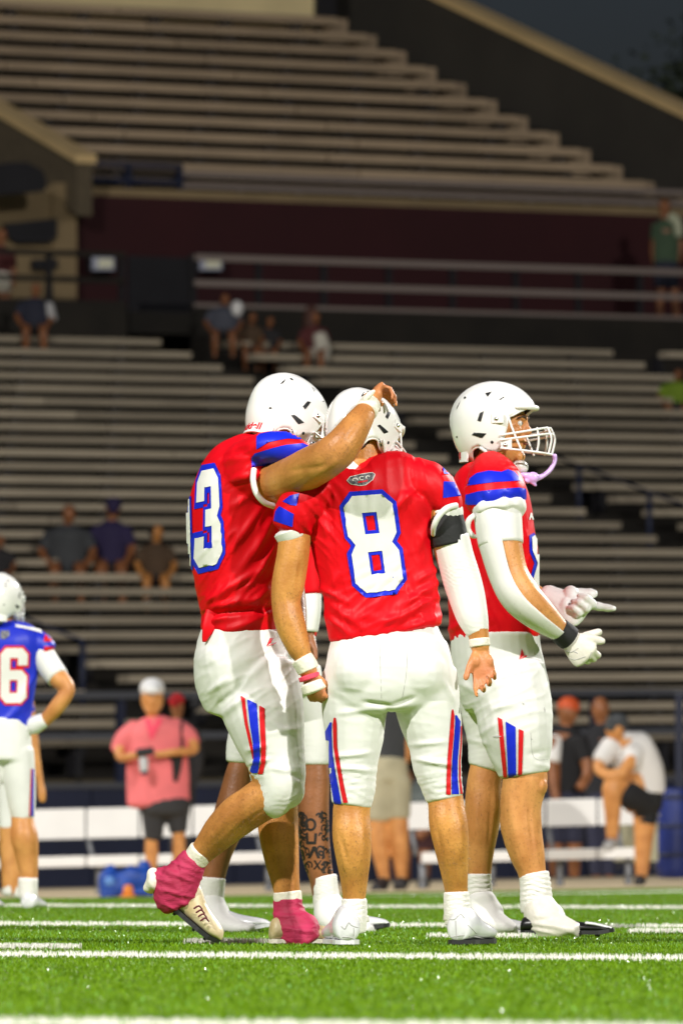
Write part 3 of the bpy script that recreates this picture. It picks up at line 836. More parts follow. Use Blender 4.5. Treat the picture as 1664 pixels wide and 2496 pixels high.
# left sloping ramp wall
uW = uc(198, 402, 136.0)
dA, zA = on_u(188, 398, uW); dB, zB = on_u(0, 285, uW); sl = (zB - zA) / (dB - dA)
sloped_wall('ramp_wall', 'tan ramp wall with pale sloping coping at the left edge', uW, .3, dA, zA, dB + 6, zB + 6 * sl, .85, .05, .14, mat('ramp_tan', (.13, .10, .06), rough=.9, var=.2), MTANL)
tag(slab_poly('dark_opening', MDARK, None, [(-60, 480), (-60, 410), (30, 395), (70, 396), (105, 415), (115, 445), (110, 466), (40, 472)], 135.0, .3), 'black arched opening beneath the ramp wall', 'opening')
# press box wall behind the top rows
DP = DU[-1] + .55
pb = thing('press_box', 'lit tan press box wall behind the top row', 'building', ST(uc(400, 10, DP), vd(DP), ZU[-1]))
SB().sbox(uc(-900, 10, DP), uc(765, 20, DP), vd(DP), vd(DP) + 4, ZU[-1] - .2, zc(400, -260, DP)).done('wall', mat('press_box_tan', (.95, .78, .42), rough=.7, var=.15, vscale=.7), pb)
SB().sbox(uc(765, 20, DP), uc(812, 20, DP), vd(DP) - .1, vd(DP) + 4, ZU[-1] - 1, zc(400, -260, DP)).done('column', MDARK, pb)
# dark tree beyond the end wall
def tree(px, py, d, h, label):
    base = U(px, 1900, d); top = U(px, py, d); t = thing('tree', label, 'tree', (base.x, base.y, -.6))
    v, f = loft_w([((base.x, base.y, -.6), .45, .45), ((base.x + .2, base.y, top.z * .5), .3, .3), ((base.x, base.y, top.z - 1), .1, .1)], n=10, k=3); obj('trunk', v, f, mat('bark', (.04, .03, .02), rough=.9), t)
    rr = np.random.default_rng(3); n = 9000; cl = rr.normal(size=(40, 3)) * np.array([.9, .9, 1.1]); cl[:, 2] -= 1.2
    V = []; Fc = []
    for i in range(n):
        c = cl[rr.integers(40)] + rr.normal(size=3) * .55; a = rr.normal(size=3); a /= np.linalg.norm(a); b = np.cross(a, rr.normal(size=3)); b /= np.linalg.norm(b) + 1e-9
        q = np.array(top) + c; s = rr.uniform(.08, .17); k = len(V)
        V += [tuple(q - a * s), tuple(q + b * s * .6), tuple(q + a * s), tuple(q - b * s * .6)]; Fc.append((k, k + 1, k + 2, k + 3))
    obj('crown', V, Fc, mat('leaf', (.045, .06, .03), rough=.7), t, False)
tree(1790, 235, 175, 12, 'dark leafy tree beyond the end wall at the right edge')

# ------------------------------------------------------------------ benches on the apron
MBEN = mat('white_bench', (.84, .82, .78), rough=.4, spec=.45, var=.05, vscale=3)
MLEG = mat('galvanised_leg', (.22, .23, .25), rough=.5, metal=.3)
def bench(label, x0p, x1p, D, ytop, ybot, yseat, ytip, group, gaps, slope=.0235):
    """long team bench: slanted back panels over a narrow seat on legs"""
    c = (x0p + x1p) / 2
    base = U(c, 2176, D); t = thing('team_bench', label, 'bench', (base.x, D, gz(base.x, D)), group)
    def Wp(px, py, dy=0): return U(px, py + (px - c) * -slope, D + dy)
    def board(name, xa, xb, ya, yb, dya, dyb, th):
        A = [Wp(xa, ya, dya), Wp(xb, ya, dya), Wp(xb, yb, dyb), Wp(xa, yb, dyb)]; o = Vector((0, th, 0))
        bm = bmesh.new(); vs = [bm.verts.new(p) for p in A] + [bm.verts.new(p + o) for p in A]
        for q in ((3, 2, 1, 0), (4, 5, 6, 7), (0, 1, 5, 4), (1, 2, 6, 5), (2, 3, 7, 6), (3, 0, 4, 7)): bm.faces.new([vs[i] for i in q])
        bmesh.ops.bevel(bm, geom=bm.edges[:], offset=.008, segments=2, affect='EDGES')
        V = [tuple(v.co) for v in bm.verts]; Fc = [[v.index for v in f.verts] for f in bm.faces] if not bm.verts.index_update() else 0
        obj(name, V, Fc, MBEN, t, False); bm.free()
    xs = [x0p] + gaps + [x1p]
    for a, b in zip(xs[:-1], xs[1:]): board('back_panel', a + 2, b - 2, ytop, ybot, .30, .16, .03)
    for a, b in zip(xs[:-1], xs[1:]): board('seat_board', a + 2 + (40 if a == x0p else 0), b - 2, yseat, yseat + 26, -.12, -.14, .28)
    k = max(2, int((x1p - x0p) / 190))
    for j in range(k + 1):
        x = x0p + 45 + (x1p - x0p - 90) * j / k
        g0 = Wp(x, 2100); z = gz(g0.x, D)
        mb = MB(); mb.bar(Vector((g0.x, D, z)), Wp(x, yseat + 26, .02), .035); mb.build('leg', MLEG, t, True)
        mb = MB(); mb.bar(Wp(x - 16, yseat + 6, .16), Wp(x - 30, ybot - 10, .22), .022); mb.build('back_strut', MLEG, t, True)
        mb = MB(); mb.bar(Vector((g0.x, D - .22, z + .02)), Vector((g0.x, D + .25, z + .02)), .03); mb.build('foot', MLEG, t, True)
bench('long white team bench behind the pink shirted man', -420, 700, 74.0, 1972, 2046, 2088, 0, 'white team benches', [-160, 42, 210, 340, 470])
bench('white team bench with a man in white resting his foot on it', 985, 1575, 74.0, 1950, 2016, 2072, 0, 'white team benches', [1180, 1330, 1455])
# ------------------------------------------------------------------ helmet (local: x forward, y to the wearer's left, z up; metres)
HZ = [(0, .047), (20, .044), (40, .030), (52, .016), (60, .006), (65, -.05), (70, -.112), (80, -.121), (92, -.118), (104, -.098), (118, -.110), (132, -.146), (150, -.152), (180, -.153)]
def shell_pt(a, th, off=0.0):
    c, s = math.cos(a), math.sin(a)
    ax = .158 if c > 0 else .154; st = math.sin(th); ct = math.cos(th)
    if ct < 0: st = st ** .72
    x = (ax + off) * st * c; y = (.121 + off) * st * s
    z = (.134 + off) * ct if ct > 0 else (.170 + off) * ct
    # raised centre plate and a rolled jaw
    if off == 0.0:
        w = max(0.0, 1 - (y / .040) ** 4) if abs(y) < .04 else 0.0
        z += .0045 * w * max(0, ct); x += math.copysign(.003, c) * w * st * (1 if ct > -.2 else 0)
    return (x, y, z)
def HM(c, yaw, pitch, roll, sc):
    return Matrix.Translation(c) @ Matrix.Rotation(math.radians(yaw), 4, 'Z') @ Matrix.Rotation(math.radians(pitch), 4, 'Y') @ Matrix.Rotation(math.radians(roll), 4, 'X') @ Matrix.Scale(sc, 4)
def T(Mx, pts): return [tuple(Mx @ Vector(p)) for p in pts]
def helmet(parent, Mx, mask=True, word=True, vents=True, na=120, nt=22):
    V = []; Fo = []; mats = []
    zs = np.interp(np.abs((np.degrees(np.linspace(0, 2 * math.pi, na, endpoint=False)) + 180) % 360 - 180), [q[0] for q in HZ], [q[1] for q in HZ])
    for off in (0.0, -.013):
        for j in range(na):
            a = 2 * math.pi * j / na; z = zs[j]
            thm = math.acos(z / (.134 if z > 0 else .170))
            for i in range(nt):
                th = thm * ((i + .02) / (nt - 1 + .02)); V.append(shell_pt(a, th, off))
    n1 = na * nt; faces = []; mi = []
    for k in (0, 1):
        for j in range(na):
            j2 = (j + 1) % na
            for i in range(nt - 1):
                q = (k * n1 + j * nt + i, k * n1 + j * nt + i + 1, k * n1 + j2 * nt + i + 1, k * n1 + j2 * nt + i)
                faces.append(q if k == 0 else q[::-1]); mi.append(k)
        top = [k * n1 + j * nt for j in range(na)]; faces.append(tuple(top)); mi.append(k)
    for j in range(na):
        j2 = (j + 1) % na; e = nt - 1
        faces.append((j * nt + e, n1 + j * nt + e, n1 + j2 * nt + e, j2 * nt + e)); mi.append(0)
    h = obj('helmet', T(Mx, V), faces, [M['helmet'], M['black']], parent)
    h.data.polygons.foreach_set('material_index', mi)
    sc = Mx.to_scale()[0]
    def tube(name, pts, r, m, k=5, par=h, n=8):
        W = [(Mx @ Vector(p), r * sc, r * sc) for p in pts]
        v, f = loft_w(W, n=n, k=k, cap=1.0, hint=(.31, .2, .93)); return obj(name, v, f, m, par)
    # rolled rim bead
    rim = []
    for j in range(na):
        a = 2 * math.pi * j / na; z = zs[j]; rim.append(shell_pt(a, math.acos(z / (.134 if z > 0 else .170)), -.004))
    tube('rim', [rim[i] for i in range(0, na, 2)] + [rim[0], rim[2]], .0048, M['guard'], k=1)
    # rear bumper
    bp = []
    for d in range(128, 234, 6):
        a = math.radians(d); z = -.128; bp.append(shell_pt(a, math.acos(z / .170), .004))
    W = [(Mx @ Vector(p), .020 * sc, .006 * sc) for p in bp]
    up = (Mx.to_3x3() @ Vector((0, 0, 1))).normalized()
    mbv = MB()
    for i in range(len(bp) - 1):
        p, q = Vector(bp[i]), Vector(bp[i + 1]); u = Vector((0, 0, .019))
        op = Vector((p.x, p.y, 0)).normalized() * .006; oq = Vector((q.x, q.y, 0)).normalized() * .006
        mbv.add(T(Mx, [p - u, q - u, q + u, p + u, p - u + op, q - u + oq, q + u + oq, p + u + op]), [(4, 5, 6, 7), (7, 6, 2, 3), (0, 1, 5, 4), (0, 4, 7, 3), (1, 2, 6, 5)])
    bump = mbv.build('rear_bumper', M['guard'], h)
    if word:
        cu = bpy.data.curves.new('t', 'FONT'); cu.body = 'riddell'; cu.size = .040; cu.align_x = 'CENTER'; cu.align_y = 'CENTER'; cu.offset = .0012
        to = bpy.data.objects.new('t', cu); COL.objects.link(to)
        dg = bpy.context.evaluated_depsgraph_get(); tm = bpy.data.meshes.new_from_object(to.evaluated_get(dg))
        bm = bmesh.new(); bm.from_mesh(tm); bmesh.ops.triangulate(bm, faces=bm.faces); bmesh.ops.subdivide_edges(bm, edges=[e for e in bm.edges if e.calc_length() > .012], cuts=1)
        bmesh.ops.triangulate(bm, faces=bm.faces)
        v = []
        for p in bm.verts:   # wrap the word round the back of the bumper; read from behind, left to right
            a = math.pi + p.co.x * 1.55 / .125 * .80; q = Vector(shell_pt(a, math.acos(-.128 / .170), .004)); o = Vector((q.x, q.y, 0)).normalized() * .0072
            v.append((q.x + o.x, q.y + o.y, -.128 + p.co.y * 1.0))
        fc = [[x.index for x in f.verts] for f in bm.faces]
        bm.free(); bpy.data.objects.remove(to); bpy.data.curves.remove(cu); bpy.data.meshes.remove(tm)
        obj('lettering', T(Mx, v), fc, M['red_print'], h, False)
    if vents:
        b = bvh_of(h); k = .000293
        def prof(X, Y): return ((X - 600) * k, (560 - Y) * k)
        loops = [[(488, 585), (518, 492), (568, 472), (532, 600)], [(412, 755), (442, 727), (598, 740), (545, 795), (520, 792)], [(738, 333), (790, 295), (800, 301), (757, 337)],
                 [(188, 445), (205, 400), (244, 325), (214, 415)], [(492, 950), (502, 880), (592, 930), (556, 985)], [(560, 250), (640, 232), (600, 300)]]
        circ = [(660, 845, 19), (198, 770, 12), (300, 300, 16)]
        for X, Y, r in circ: loops.append([(X + r * math.cos(t), Y + r * math.sin(t)) for t in np.linspace(0, 2 * math.pi, 10, endpoint=False)])
        for sy in (1, -1):
            def fr(x, z): return Mx @ Vector((x, sy * .3, z)), (Mx.to_3x3() @ Vector((0, -sy, 0))).normalized()
            for lp in loops:
                lay('vent', [[prof(*q) for q in lp]], .006, b, fr, M['black'], h, .0012)
    for sy in (1, -1):
        for (x, z) in ((.036, -.002), (.066, -.095)):
            y = .121 if x < .05 else .112
            v, f = ellipsoid(Mx @ Vector((x, sy * y, z)), .0085 * sc, .0085 * sc, .0085 * sc, n=10, m=6); obj('snap', v, f, M['metal'], h)
        # clip plates that hold the cage
        for (x0, x1, z0, z1, yy) in ((.020, .062, -.016, .016, .1195), (.050, .088, -.112, -.072, .107)):
            mb = MB(); mb.box((x0, sy * yy - .004, z0), (x1, sy * yy + .004, z1)); mb.tf(lambda x, y, z: Mx @ Vector((x, y, z))); mb.build('clip_plate', M['guard'], h)
    if mask:
        R = .0040
        for zs0, zf, xf, nm in ((-.059, -.031, .200, 'bar'), (-.076, -.052, .208, 'bar'), (-.105, -.124, .206, 'bar')):
            pts = []
            for t in np.linspace(-1, 1, 15):
                aa = abs(t); x = .052 + (xf - .052) * (1 - aa ** 2.6); y = .116 * math.copysign(aa ** .72, t); z = zf + (zs0 - zf) * aa ** 2.2
                pts.append((x, y, z))
            tube('cage_bar', pts, R, M['guard'], k=3)
        for sy in (1, -1):
            tube('cage_bar', [(.070, sy * .104, .022), (.095, sy * .104, -.05), (.125, sy * .096, -.121)], R, M['guard'])
            tube('cage_bar', [(.200, sy * .030, -.030), (.215, sy * .031, -.07), (.204, sy * .030, -.124)], R, M['guard'])
            tube('cage_bar', [(.172, sy * .070, -.034), (.178, sy * .072, -.08), (.170, sy * .070, -.122)], R, M['guard'])
        for sy in (1, -1): tube('chin_strap', [(-.02, sy * .118, -.105), (.02, sy * .10, -.135), (.075, sy * .05, -.165), (.10, sy * .02, -.170)], .0065, M['white_cloth'])
        v, f = ellipsoid((0, 0, 0), .030, .040, .026); obj('chin_cup', T(Mx, [(p[0] + .095, p[1], p[2] - .168) for p in v]), f, M['guard'], h)
        # brow pad
        pts = [shell_pt(math.radians(a), math.acos(.040 / .134), .004) for a in range(-48, 49, 8)]
        tube('brow_bumper', pts, .009, M['guard'], k=2)
    return h
def head_shapes(Mx, face=True):
    sh = []
    def ell(c, r): v, f = ellipsoid((0, 0, 0), *r); return (T(Mx, [(p[0] + c[0], p[1] + c[1], p[2] + c[2]) for p in v]), f)
    sh.append(ell((.010, 0, -.005), (.104, .080, .118)))
    sh.append(ell((.040, 0, -.075), (.076, .062, .085)))
    if face:
        sh.append(ell((.106, 0, .005), (.016, .052, .014)))     # brow ridge
        sh.append(ell((.117, 0, -.040), (.022, .0145, .018)))   # nose tip
        sh.append(ell((.106, 0, -.022), (.022, .010, .030)))    # nose bridge
        for sy in (1, -1):
            sh.append(ell((.085, sy * .038, -.040), (.026, .026, .024)))  # cheek
            sh.append(ell((.012, sy * .080, -.030), (.020, .010, .032)))  # ear
        sh.append(ell((.103, 0, -.078), (.016, .026, .008))); sh.append(ell((.101, 0, -.092), (.015, .024, .009)))   # lips
        sh.append(ell((.092, 0, -.130), (.022, .030, .020)))    # chin
    return sh
def face_parts(Mx, parent):
    for sy in (1, -1):
        v, f = ellipsoid((0, 0, 0), .0125, .0125, .0125, n=12, m=8); obj('eye', T(Mx, [(p[0] + .099, p[1] + sy * .031, p[2] - .014) for p in v]), f, M['eyewhite'], parent)
        v, f = ellipsoid((0, 0, 0), .006, .006, .006, n=10, m=6); obj('iris', T(Mx, [(p[0] + .1075, p[1] + sy * .031, p[2] - .014) for p in v]), f, M['brow'], parent)
        W = [(Mx @ Vector((.119, sy * .012, .002)), .004, .004), (Mx @ Vector((.118, sy * .032, .009)), .005, .005), (Mx @ Vector((.100, sy * .052, .004)), .003, .003)]
        v, f = loft_w(W, n=8, k=3, hint=(0, 0, 1)); obj('eyebrow', v, f, M['brow'], parent)
    v, f = ellipsoid((0, 0, 0), .016, .023, .006); obj('mouth', T(Mx, [(p[0] + .106, p[1], p[2] - .085) for p in v]), f, M['lip'], parent)

VF = view_frame
def nape_hair(p, Mx):
    v, f = ellipsoid((0, 0, 0), .050, .074, .062, n=18, m=10); o = obj('hair', T(Mx, [(q[0] - .052, q[1], q[2] - .088) for q in v]), f, M['hair'], p); wrinkle(o, amp=.006, scale=(60, 60, 60))
def c1(x, y): return (400 + x / 2.24, 880 + y / 2.24)
def c2(x, y): return (400 + x / 2.24, 1480 + y / 2.24)
def c3(x, y): return (1000 + x / 2.6133, 880 + y / 2.6133)
def c4(x, y): return (1000 + x / 2.3614, 1600 + y / 2.3614)
def c5(x, y): return (x / 2.6135, 1350 + y / 2.6135)
def z1(x, y): return (580 + x / 3.5636, 890 + y / 3.5636)
def z2(x, y): return (1080 + x / 4.9, 910 + y / 4.9)
def mp(fn, L): return [fn(*q) for q in L]
def strip(fn, rows):
    """rows (y, x0, x1) -> closed loop"""
    return [fn(x0, y) for y, x0, x1 in rows] + [fn(x1, y) for y, x0, x1 in rows[::-1]]
def cuffring(fig, name, nodes, m, parent, zr=1.0, n=22, k=4, cap=0.25):
    v, f = fig.L(nodes, n=n, k=k, cap=cap, zr=zr); return obj(name, v, f, m, parent)

# ================================================================== player with 8 on his back
def player_eight():
    D = 26.1; g = Fig(D)
    p = thing('person', 'player from behind in red jersey number 8 with one white arm sleeve', 'person', U(935, 2308, D), 'players in red jerseys')
    hm = HM(g.P(886, 1043, .05), 48, 30, -14, .91)
    # ---- skin, one continuous body
    sh = []
    sh.append(g.L([(940, 1600, 90, 0, .55), (920, 1400, 90, 0, .5), (905, 1250, 100, 0, .5), (900, 1190, 75, 0, .5)], zr=.6))
    sh.append(g.L([(880, 1215, 62, 0), (885, 1150, 54, 0), (888, 1085, 50, .01)]))
    sh += head_shapes(hm)
    sh.append(g.L([(745, 1230, 44, -.01), (722, 1300, 41, -.03), (714, 1356, 40, -.04), (702, 1425, 40, -.04), (697, 1470, 36, -.04), (707, 1520, 37, -.05), (728, 1580, 29, -.06), (741, 1606, 22, -.06), (752, 1640, 22, -.06)], cap=.5))
    sh += hand(g.P(751, 1640, -.06), g.P(774, 1700, -.05) - g.P(751, 1640, -.06), (.75, -.55, .3), (-.35, .6, .1), [(55, 85, 50), (60, 90, 55), (60, 92, 55), (55, 85, 50)], thumb=(.35, .9), L=.17)
    sh.append(g.L([(1050, 1200, 46, 0), (1087, 1300, 43, -.01), (1110, 1362, 42, -.01), (1130, 1430, 43, -.01), (1150, 1500, 37, -.03), (1165, 1545, 26, -.04), (1170, 1580, 23, -.04)], cap=.5))
    sh += hand(g.P(1171, 1580, -.045), g.P(1180, 1660, -.06) - g.P(1171, 1580, -.045), (-1, -.1, .05), (0, -1, 0), [(8, 28, 24), (20, 50, 40), (34, 62, 45), (46, 66, 45)], thumb=(.55, .30), L=.178, spread=.07)
    sh.append(g.L([(866, 1740, 66, .0), (860, 1930, 47, .0), (856, 1985, 46, .0), (857, 2035, 48, -.015), (861, 2090, 43, -.015), (863, 2140, 35, -.0), (863, 2195, 28, .01), (863, 2240, 28, .01)], cap=.5))
    sh.append(g.L([(1055, 1740, 66, .0), (1076, 1900, 47, .0), (1086, 1955, 44, .0), (1092, 2010, 47, -.015), (1100, 2065, 42, -.015), (1106, 2115, 35, .0), (1111, 2170, 28, .02), (1113, 2220, 27, .03)], cap=.5))
    body = fuse('body', sh, M['skin_b'], p, .0045, 3)
    wrinkle(body, amp=.0016, scale=(16, 16, 9), seed=2, segs=[(826, 2030, 850, 2110, -.0022, 5), (884, 2010, 880, 2110, .002, 8), (1060, 2000, 1078, 2090, -.0022, 5), (1120, 1990, 1124, 2090, .002, 8), (690, 1440, 705, 1520, .002, 7), (735, 1360, 722, 1450, -.0018, 6)])
    body_hair(body, [(790, 1985, 920, 2190), (1030, 1960, 1150, 2170), (655, 1440, 775, 1600)], 3500, .010, M['limb_hair'], p)
    flush(body, [(g.P(1175, 1640, -.06), .085, .75), (g.P(766, 1690, -.06), .075, .75), (g.P(702, 1450, -.05), .05, .15)])
    # ---- jersey
    sh = []
    sh.append(g.L([(939, 1543, 139, 0, .60), (931, 1492, 140, 0, .58), (924, 1430, 138, 0, .57), (912, 1360, 143, 0, .58), (903, 1290, 150, 0, .60), (903, 1230, 158, 0, .62), (908, 1185, 150, -.01, .62), (915, 1160, 118, -.01, .66), (905, 1140, 62, 0, .9)], cap=.15, n=36, expo=2.4))
    sh.append(g.L([(890, 1178, 46, 0), (820, 1186, 56, -.02), (762, 1212, 60, -.03), (725, 1252, 58, -.03), (708, 1290, 46, -.03)], cap=.25, zr=1.15))
    sh.append(g.L([(930, 1162, 44, 0), (1000, 1166, 54, -.01), (1046, 1186, 58, -.01), (1080, 1224, 46, -.01), (1088, 1248, 37, -.01)], cap=.25, zr=1.2))
    jersey = fuse('jersey', sh, M['red'], p, .006, 5)
    wrinkle(jersey, [(760, 1420, 850, 1470, .007, 8), (1010, 1190, 950, 1250, .006, 9), (1070, 1380, 1010, 1420, .006, 9), (1068, 1415, 960, 1490, .008, 10), (1072, 1450, 930, 1525, .007, 9), (800, 1470, 900, 1540, .006, 10), (795, 1500, 860, 1550, .006, 8), (770, 1230, 800, 1310, .007, 8), (785, 1220, 815, 1290, -.005, 8),
                     (1040, 1260, 1020, 1340, .006, 10), (740, 1260, 760, 1320, .006, 8), (830, 1390, 800, 1450, .005, 9), (1075, 1500, 980, 1535, .006, 8), (1000, 1440, 1070, 1470, -.005, 8), (800, 1180, 760, 1230, .005, 9), (860, 1500, 1000, 1515, .004, 12)],
            amp=.0045, scale=(7, 7, 5), seed=3, ridge=[(.006, 120, 26, -.6, 960, 1460, (130, 110)), (.005, 90, 22, .9, 790, 1260, (70, 120)), (.004, 110, 24, 1.3, 1030, 1270, (60, 120)), (.003, 150, 30, 1.45, 900, 1330, None)])
    b = bvh_of(jersey); vf = VF(D)
    number('number', '8', vf, quad_map(c1(972, 742), c1(1238, 722), c1(1308, 1243), c1(1056, 1273)), b, jersey, M['white_print'], M['blue'], o=.85)
    lay('sleeve_stripe', [mp(c1, [(648, 768), (690, 735), (738, 724), (722, 790), (690, 786)])], 6, b, vf, M['blue'], jersey)
    lay('sleeve_stripe', [mp(c1, [(632, 793), (708, 835), (700, 905), (600, 872), (610, 820)])], 6, b, vf, M['blue'], jersey)
    lay('sleeve_stripe', [mp(c3, [(190, 640), (262, 722), (210, 720)])], 5, b, vf, M['blue'], jersey)
    lay('sleeve_stripe', [mp(c3, [(208, 768), (275, 770), (318, 858), (205, 872)])], 5, b, vf, M['blue'], jersey)
    em = [(847, 1171), (854, 1163), (880, 1157), (907, 1153), (912, 1157), (908, 1169), (891, 1181), (877, 1183), (855, 1179)]
    lay('emblem_border', [off_loop(em, 1.5)], 5, b, vf, M['white_print'], jersey, .0024); lay('emblem', [em], 5, b, vf, M['patch'], jersey, .0034)
    for (x, y, r0, r1, a0, a1) in ((866, 1170, 4, 7, 2.4, 6.6), (882, 1166, 4, 7, 1.2, 5.2), (896, 1164, 3, 6, 2.0, 6.0)):
        ar = np.linspace(a0, a1, 9); lay('emblem_letter', [[(x + r1 * math.cos(t), y + r1 * .7 * math.sin(t)) for t in ar] + [(x + r0 * math.cos(t), y + r0 * .7 * math.sin(t)) for t in ar[::-1]]], 4, b, vf, M['white_print'], jersey, .0044)
    lay('emblem_letter', [[(872, 1174), (896, 1170), (895, 1174), (873, 1178)]], 4, b, vf, M['red_print'], jersey, .0044)
    cuffring(g, 'collar', [(862, 1162, 60, .0, .95), (870, 1149, 58, .0, .95), (876, 1140, 54, .0, .95)], M['white_cloth'], jersey)
    cuffring(g, 'cuff', [(712, 1294, 46, -.03, 1.1), (716, 1306, 43, -.03, 1.1), (719, 1314, 40, -.03, 1.1)], M['white_cloth'], jersey)
    cuffring(g, 'cuff', [(1082, 1240, 44, -.01, 1.1), (1086, 1252, 43, -.01, 1.1), (1084, 1262, 41, -.01, 1.1)], M['white_cloth'], jersey)
    v, f = loft_w([(g.P(1112, 1232, -.06), .010, .008), (g.P(1090, 1238, -.09), .010, .008), (g.P(1070, 1256, -.10), .010, .008), (g.P(1057, 1282, -.09), .009, .008), (g.P(1055, 1304, -.06), .007, .006)], n=10, k=5, cap=.6); obj('armhole_trim', v, f, M['white_cloth'], jersey)
    # ---- pants
    sh = []
    sh.append(g.L([(936, 1505, 122, 0, .56), (939, 1548, 134, 0, .62), (942, 1580, 146, 0, .67), (946, 1610, 154, -.01, .68), (950, 1665, 160, -.01, .66), (955, 1712, 150, 0, .62)], cap=.2, n=32, expo=2.3))
    sh.append(g.E(880, 1640, -.055, 74, 80, .10)); sh.append(g.E(1018, 1640, -.055, 76, 80, .10))
    sh.append(g.L([(868, 1640, 84, 0), (866, 1725, 81, 0), (864, 1792, 72, 0), (861, 1860, 61, 0), (860, 1926, 54, 0), (855, 1962, 49, 0)], cap=.15))
    sh.append(g.L([(1030, 1640, 84, 0), (1043, 1727, 80, 0), (1060, 1810, 66, 0), (1064, 1862, 61, 0), (1076, 1915, 51, 0), (1083, 1946, 46, 0)], cap=.15))
    pants = fuse('pants', sh, M['pants'], p, .006, 5)
    wrinkle(pants, [(805, 1845, 905, 1835, .005, 6), (808, 1870, 915, 1880, .005, 6), (1000, 1815, 1090, 1808, .004, 6), (1010, 1850, 1100, 1865, .005, 6), (885, 1712, 952, 1722, -.007, 6), (955, 1722, 1010, 1700, -.006, 6), (946, 1722, 930, 1800, -.004, 7), (820, 1740, 900, 1728, .003, 6), (1080, 1660, 1105, 1710, .004, 7)],
            amp=.003, scale=(8, 8, 8), seed=5, ridge=[(.0014, 120, 30, .1, 950, 1700, (170, 120)), (.0026, 70, 14, .15, 865, 1905, (80, 60)), (.0026, 70, 14, -.15, 1075, 1895, (80, 60))], ripples=[(862, 1915, (55, 55), 17, .0026, .12), (1080, 1905, (50, 50), 16, .0026, -.15), (1050, 1850, (40, 40), 15, .0015, .3)])
    b = bvh_of(pants)
    lay('stripe', [strip(c2, [(603, 928, 938), (640, 922, 944), (760, 926, 946), (900, 948, 969), (1000, 964, 988), (1066, 978, 1003)])], 6, b, vf, M['red_print'], pants)
    lay('stripe', [strip(c2, [(628, 908, 917), (680, 882, 915), (800, 888, 921), (900, 902, 936), (1000, 918, 955), (1072, 930, 968)])], 6, b, vf, M['blue'], pants)
    lay('stripe', [strip(c2, [(710, 874, 880), (800, 880, 886), (900, 889, 896), (1075, 905, 918)])], 4, b, vf, M['red_print'], pants)
    lay('stripe', [strip(c4, [(305, 236, 243), (340, 231, 250), (450, 222, 246), (600, 210, 233), (700, 206, 230), (795, 204, 230)])], 5, b, vf, M['red_print'], pants)
    lay('stripe', [strip(c4, [(338, 254, 262), (375, 255, 284), (450, 250, 280), (600, 238, 268), (700, 235, 268), (792, 236, 276)])], 5, b, vf, M['blue'], pants)
    lay('stripe', [strip(c4, [(400, 286, 291), (500, 284, 291), (600, 275, 284), (700, 276, 286), (790, 284, 297)])], 4, b, vf, M['red_print'], pants)
    for s_ in ([(926, 1570), (927, 1640), (930, 1715)], [(993, 1570), (990, 1640), (980, 1700)]): tube_on('seam', s_, .0009, b, vf, M['seam'], pants)
    # ---- arms
    slv = fuse('arm_sleeve', [g.L([(1096, 1310, 47, -.01), (1110, 1362, 46.5, -.01), (1130, 1430, 46, -.015), (1150, 1500, 40, -.03), (1165, 1545, 27, -.04)], cap=.1)], M['white_cloth'], p, .005, 2)
    wrinkle(slv, amp=.002, scale=(14, 14, 14), ripples=[(1110, 1395, (60, 38), 9, .0024, -.35), (1150, 1520, (40, 30), 11, .0012, -.3)], seed=2)
    # black band upper edge rides obliquely over the sleeve
    v, f = g.L([(1080, 1236, 43, -.01), (1086, 1285, 48.5, -.012), (1094, 1328, 48.5, -.012)], cap=.05); obj('arm_band', v, f, M['black_cloth'], p)
    v, f = g.L([(1167, 1557, 25, -.042), (1169, 1575, 25.5, -.043)], cap=.1); obj('wrist_tape', v, f, M['tape'], p)
    v, f = g.L([(735, 1604, 27.5, -.06), (746, 1622, 28, -.06), (752, 1634, 27, -.06)], cap=.1); obj('wrist_tape', v, f, M['tape'], p)
    v, f = g.L([(752, 1646, 26, -.06), (755, 1655, 26, -.06)], cap=.1); obj('pink_tape', v, f, M['pinktape'], p)
    v, f = loft_w([(g.P(751, 1686, -.062), .036, .026), (g.P(771, 1671, -.068), .037, .028), (g.P(790, 1656, -.062), .034, .026)], n=20, k=3, cap=.3, hint=(.1, 1, .2)); 
    v, f = g.L([(760, 1664, 29, -.06, .75), (768, 1684, 30, -.06, .75)], cap=.2); obj('hand_tape', v, f, M['tape'], p)
    # ---- feet
    for (x, y, hx, hy, dirv, sk) in ((863, 2200, 845, 2308, (-.10, .99, 0), [(863, 2190, 31, .01), (863, 2215, 32, .01), (862, 2243, 33, .01)]), (1111, 2175, 1120, 2303, (.28, .95, 0), [(1111, 2174, 31, .02), (1112, 2200, 32, .02), (1114, 2226, 33, .02)])):
        so = fuse('sock', [g.L(sk + [(sk[-1][0], sk[-1][1] + 30, 30, sk[-1][3])], cap=.1)], M['sock'], p, .005, 2)
        wrinkle(so, ripples=[(x, y + 22, (60, 26), 12, .006, .1)])
        gd = D - .07 + (.04 if x > 1000 else 0); hp = Vector((U(hx, hy, gd).x, gd, .008)); d = Vector(dirv).normalized(); hp = hp - d * .02
        v, f = shoe(hp, d, L=.315, ws=1.25, hs=1.28); shoeo = obj('cleat', v, f, M['cleat'], p); bs_ = bvh_of(shoeo)
        for ln in (([(832, 2258), (840, 2264), (849, 2249), (856, 2255), (873, 2261), (894, 2258)], [(862, 2262), (862, 2300)], [(800, 2290), (835, 2284), (880, 2288)]) if x < 1000 else ([(1092, 2240), (1107, 2241), (1121, 2228), (1131, 2237)], [(1110, 2245), (1112, 2290)], [(1092, 2286), (1130, 2280), (1180, 2288)], [(1140, 2255), (1160, 2275)])): tube_on('seam', ln, .0016, bs_, VF(D), M['seam'], shoeo)
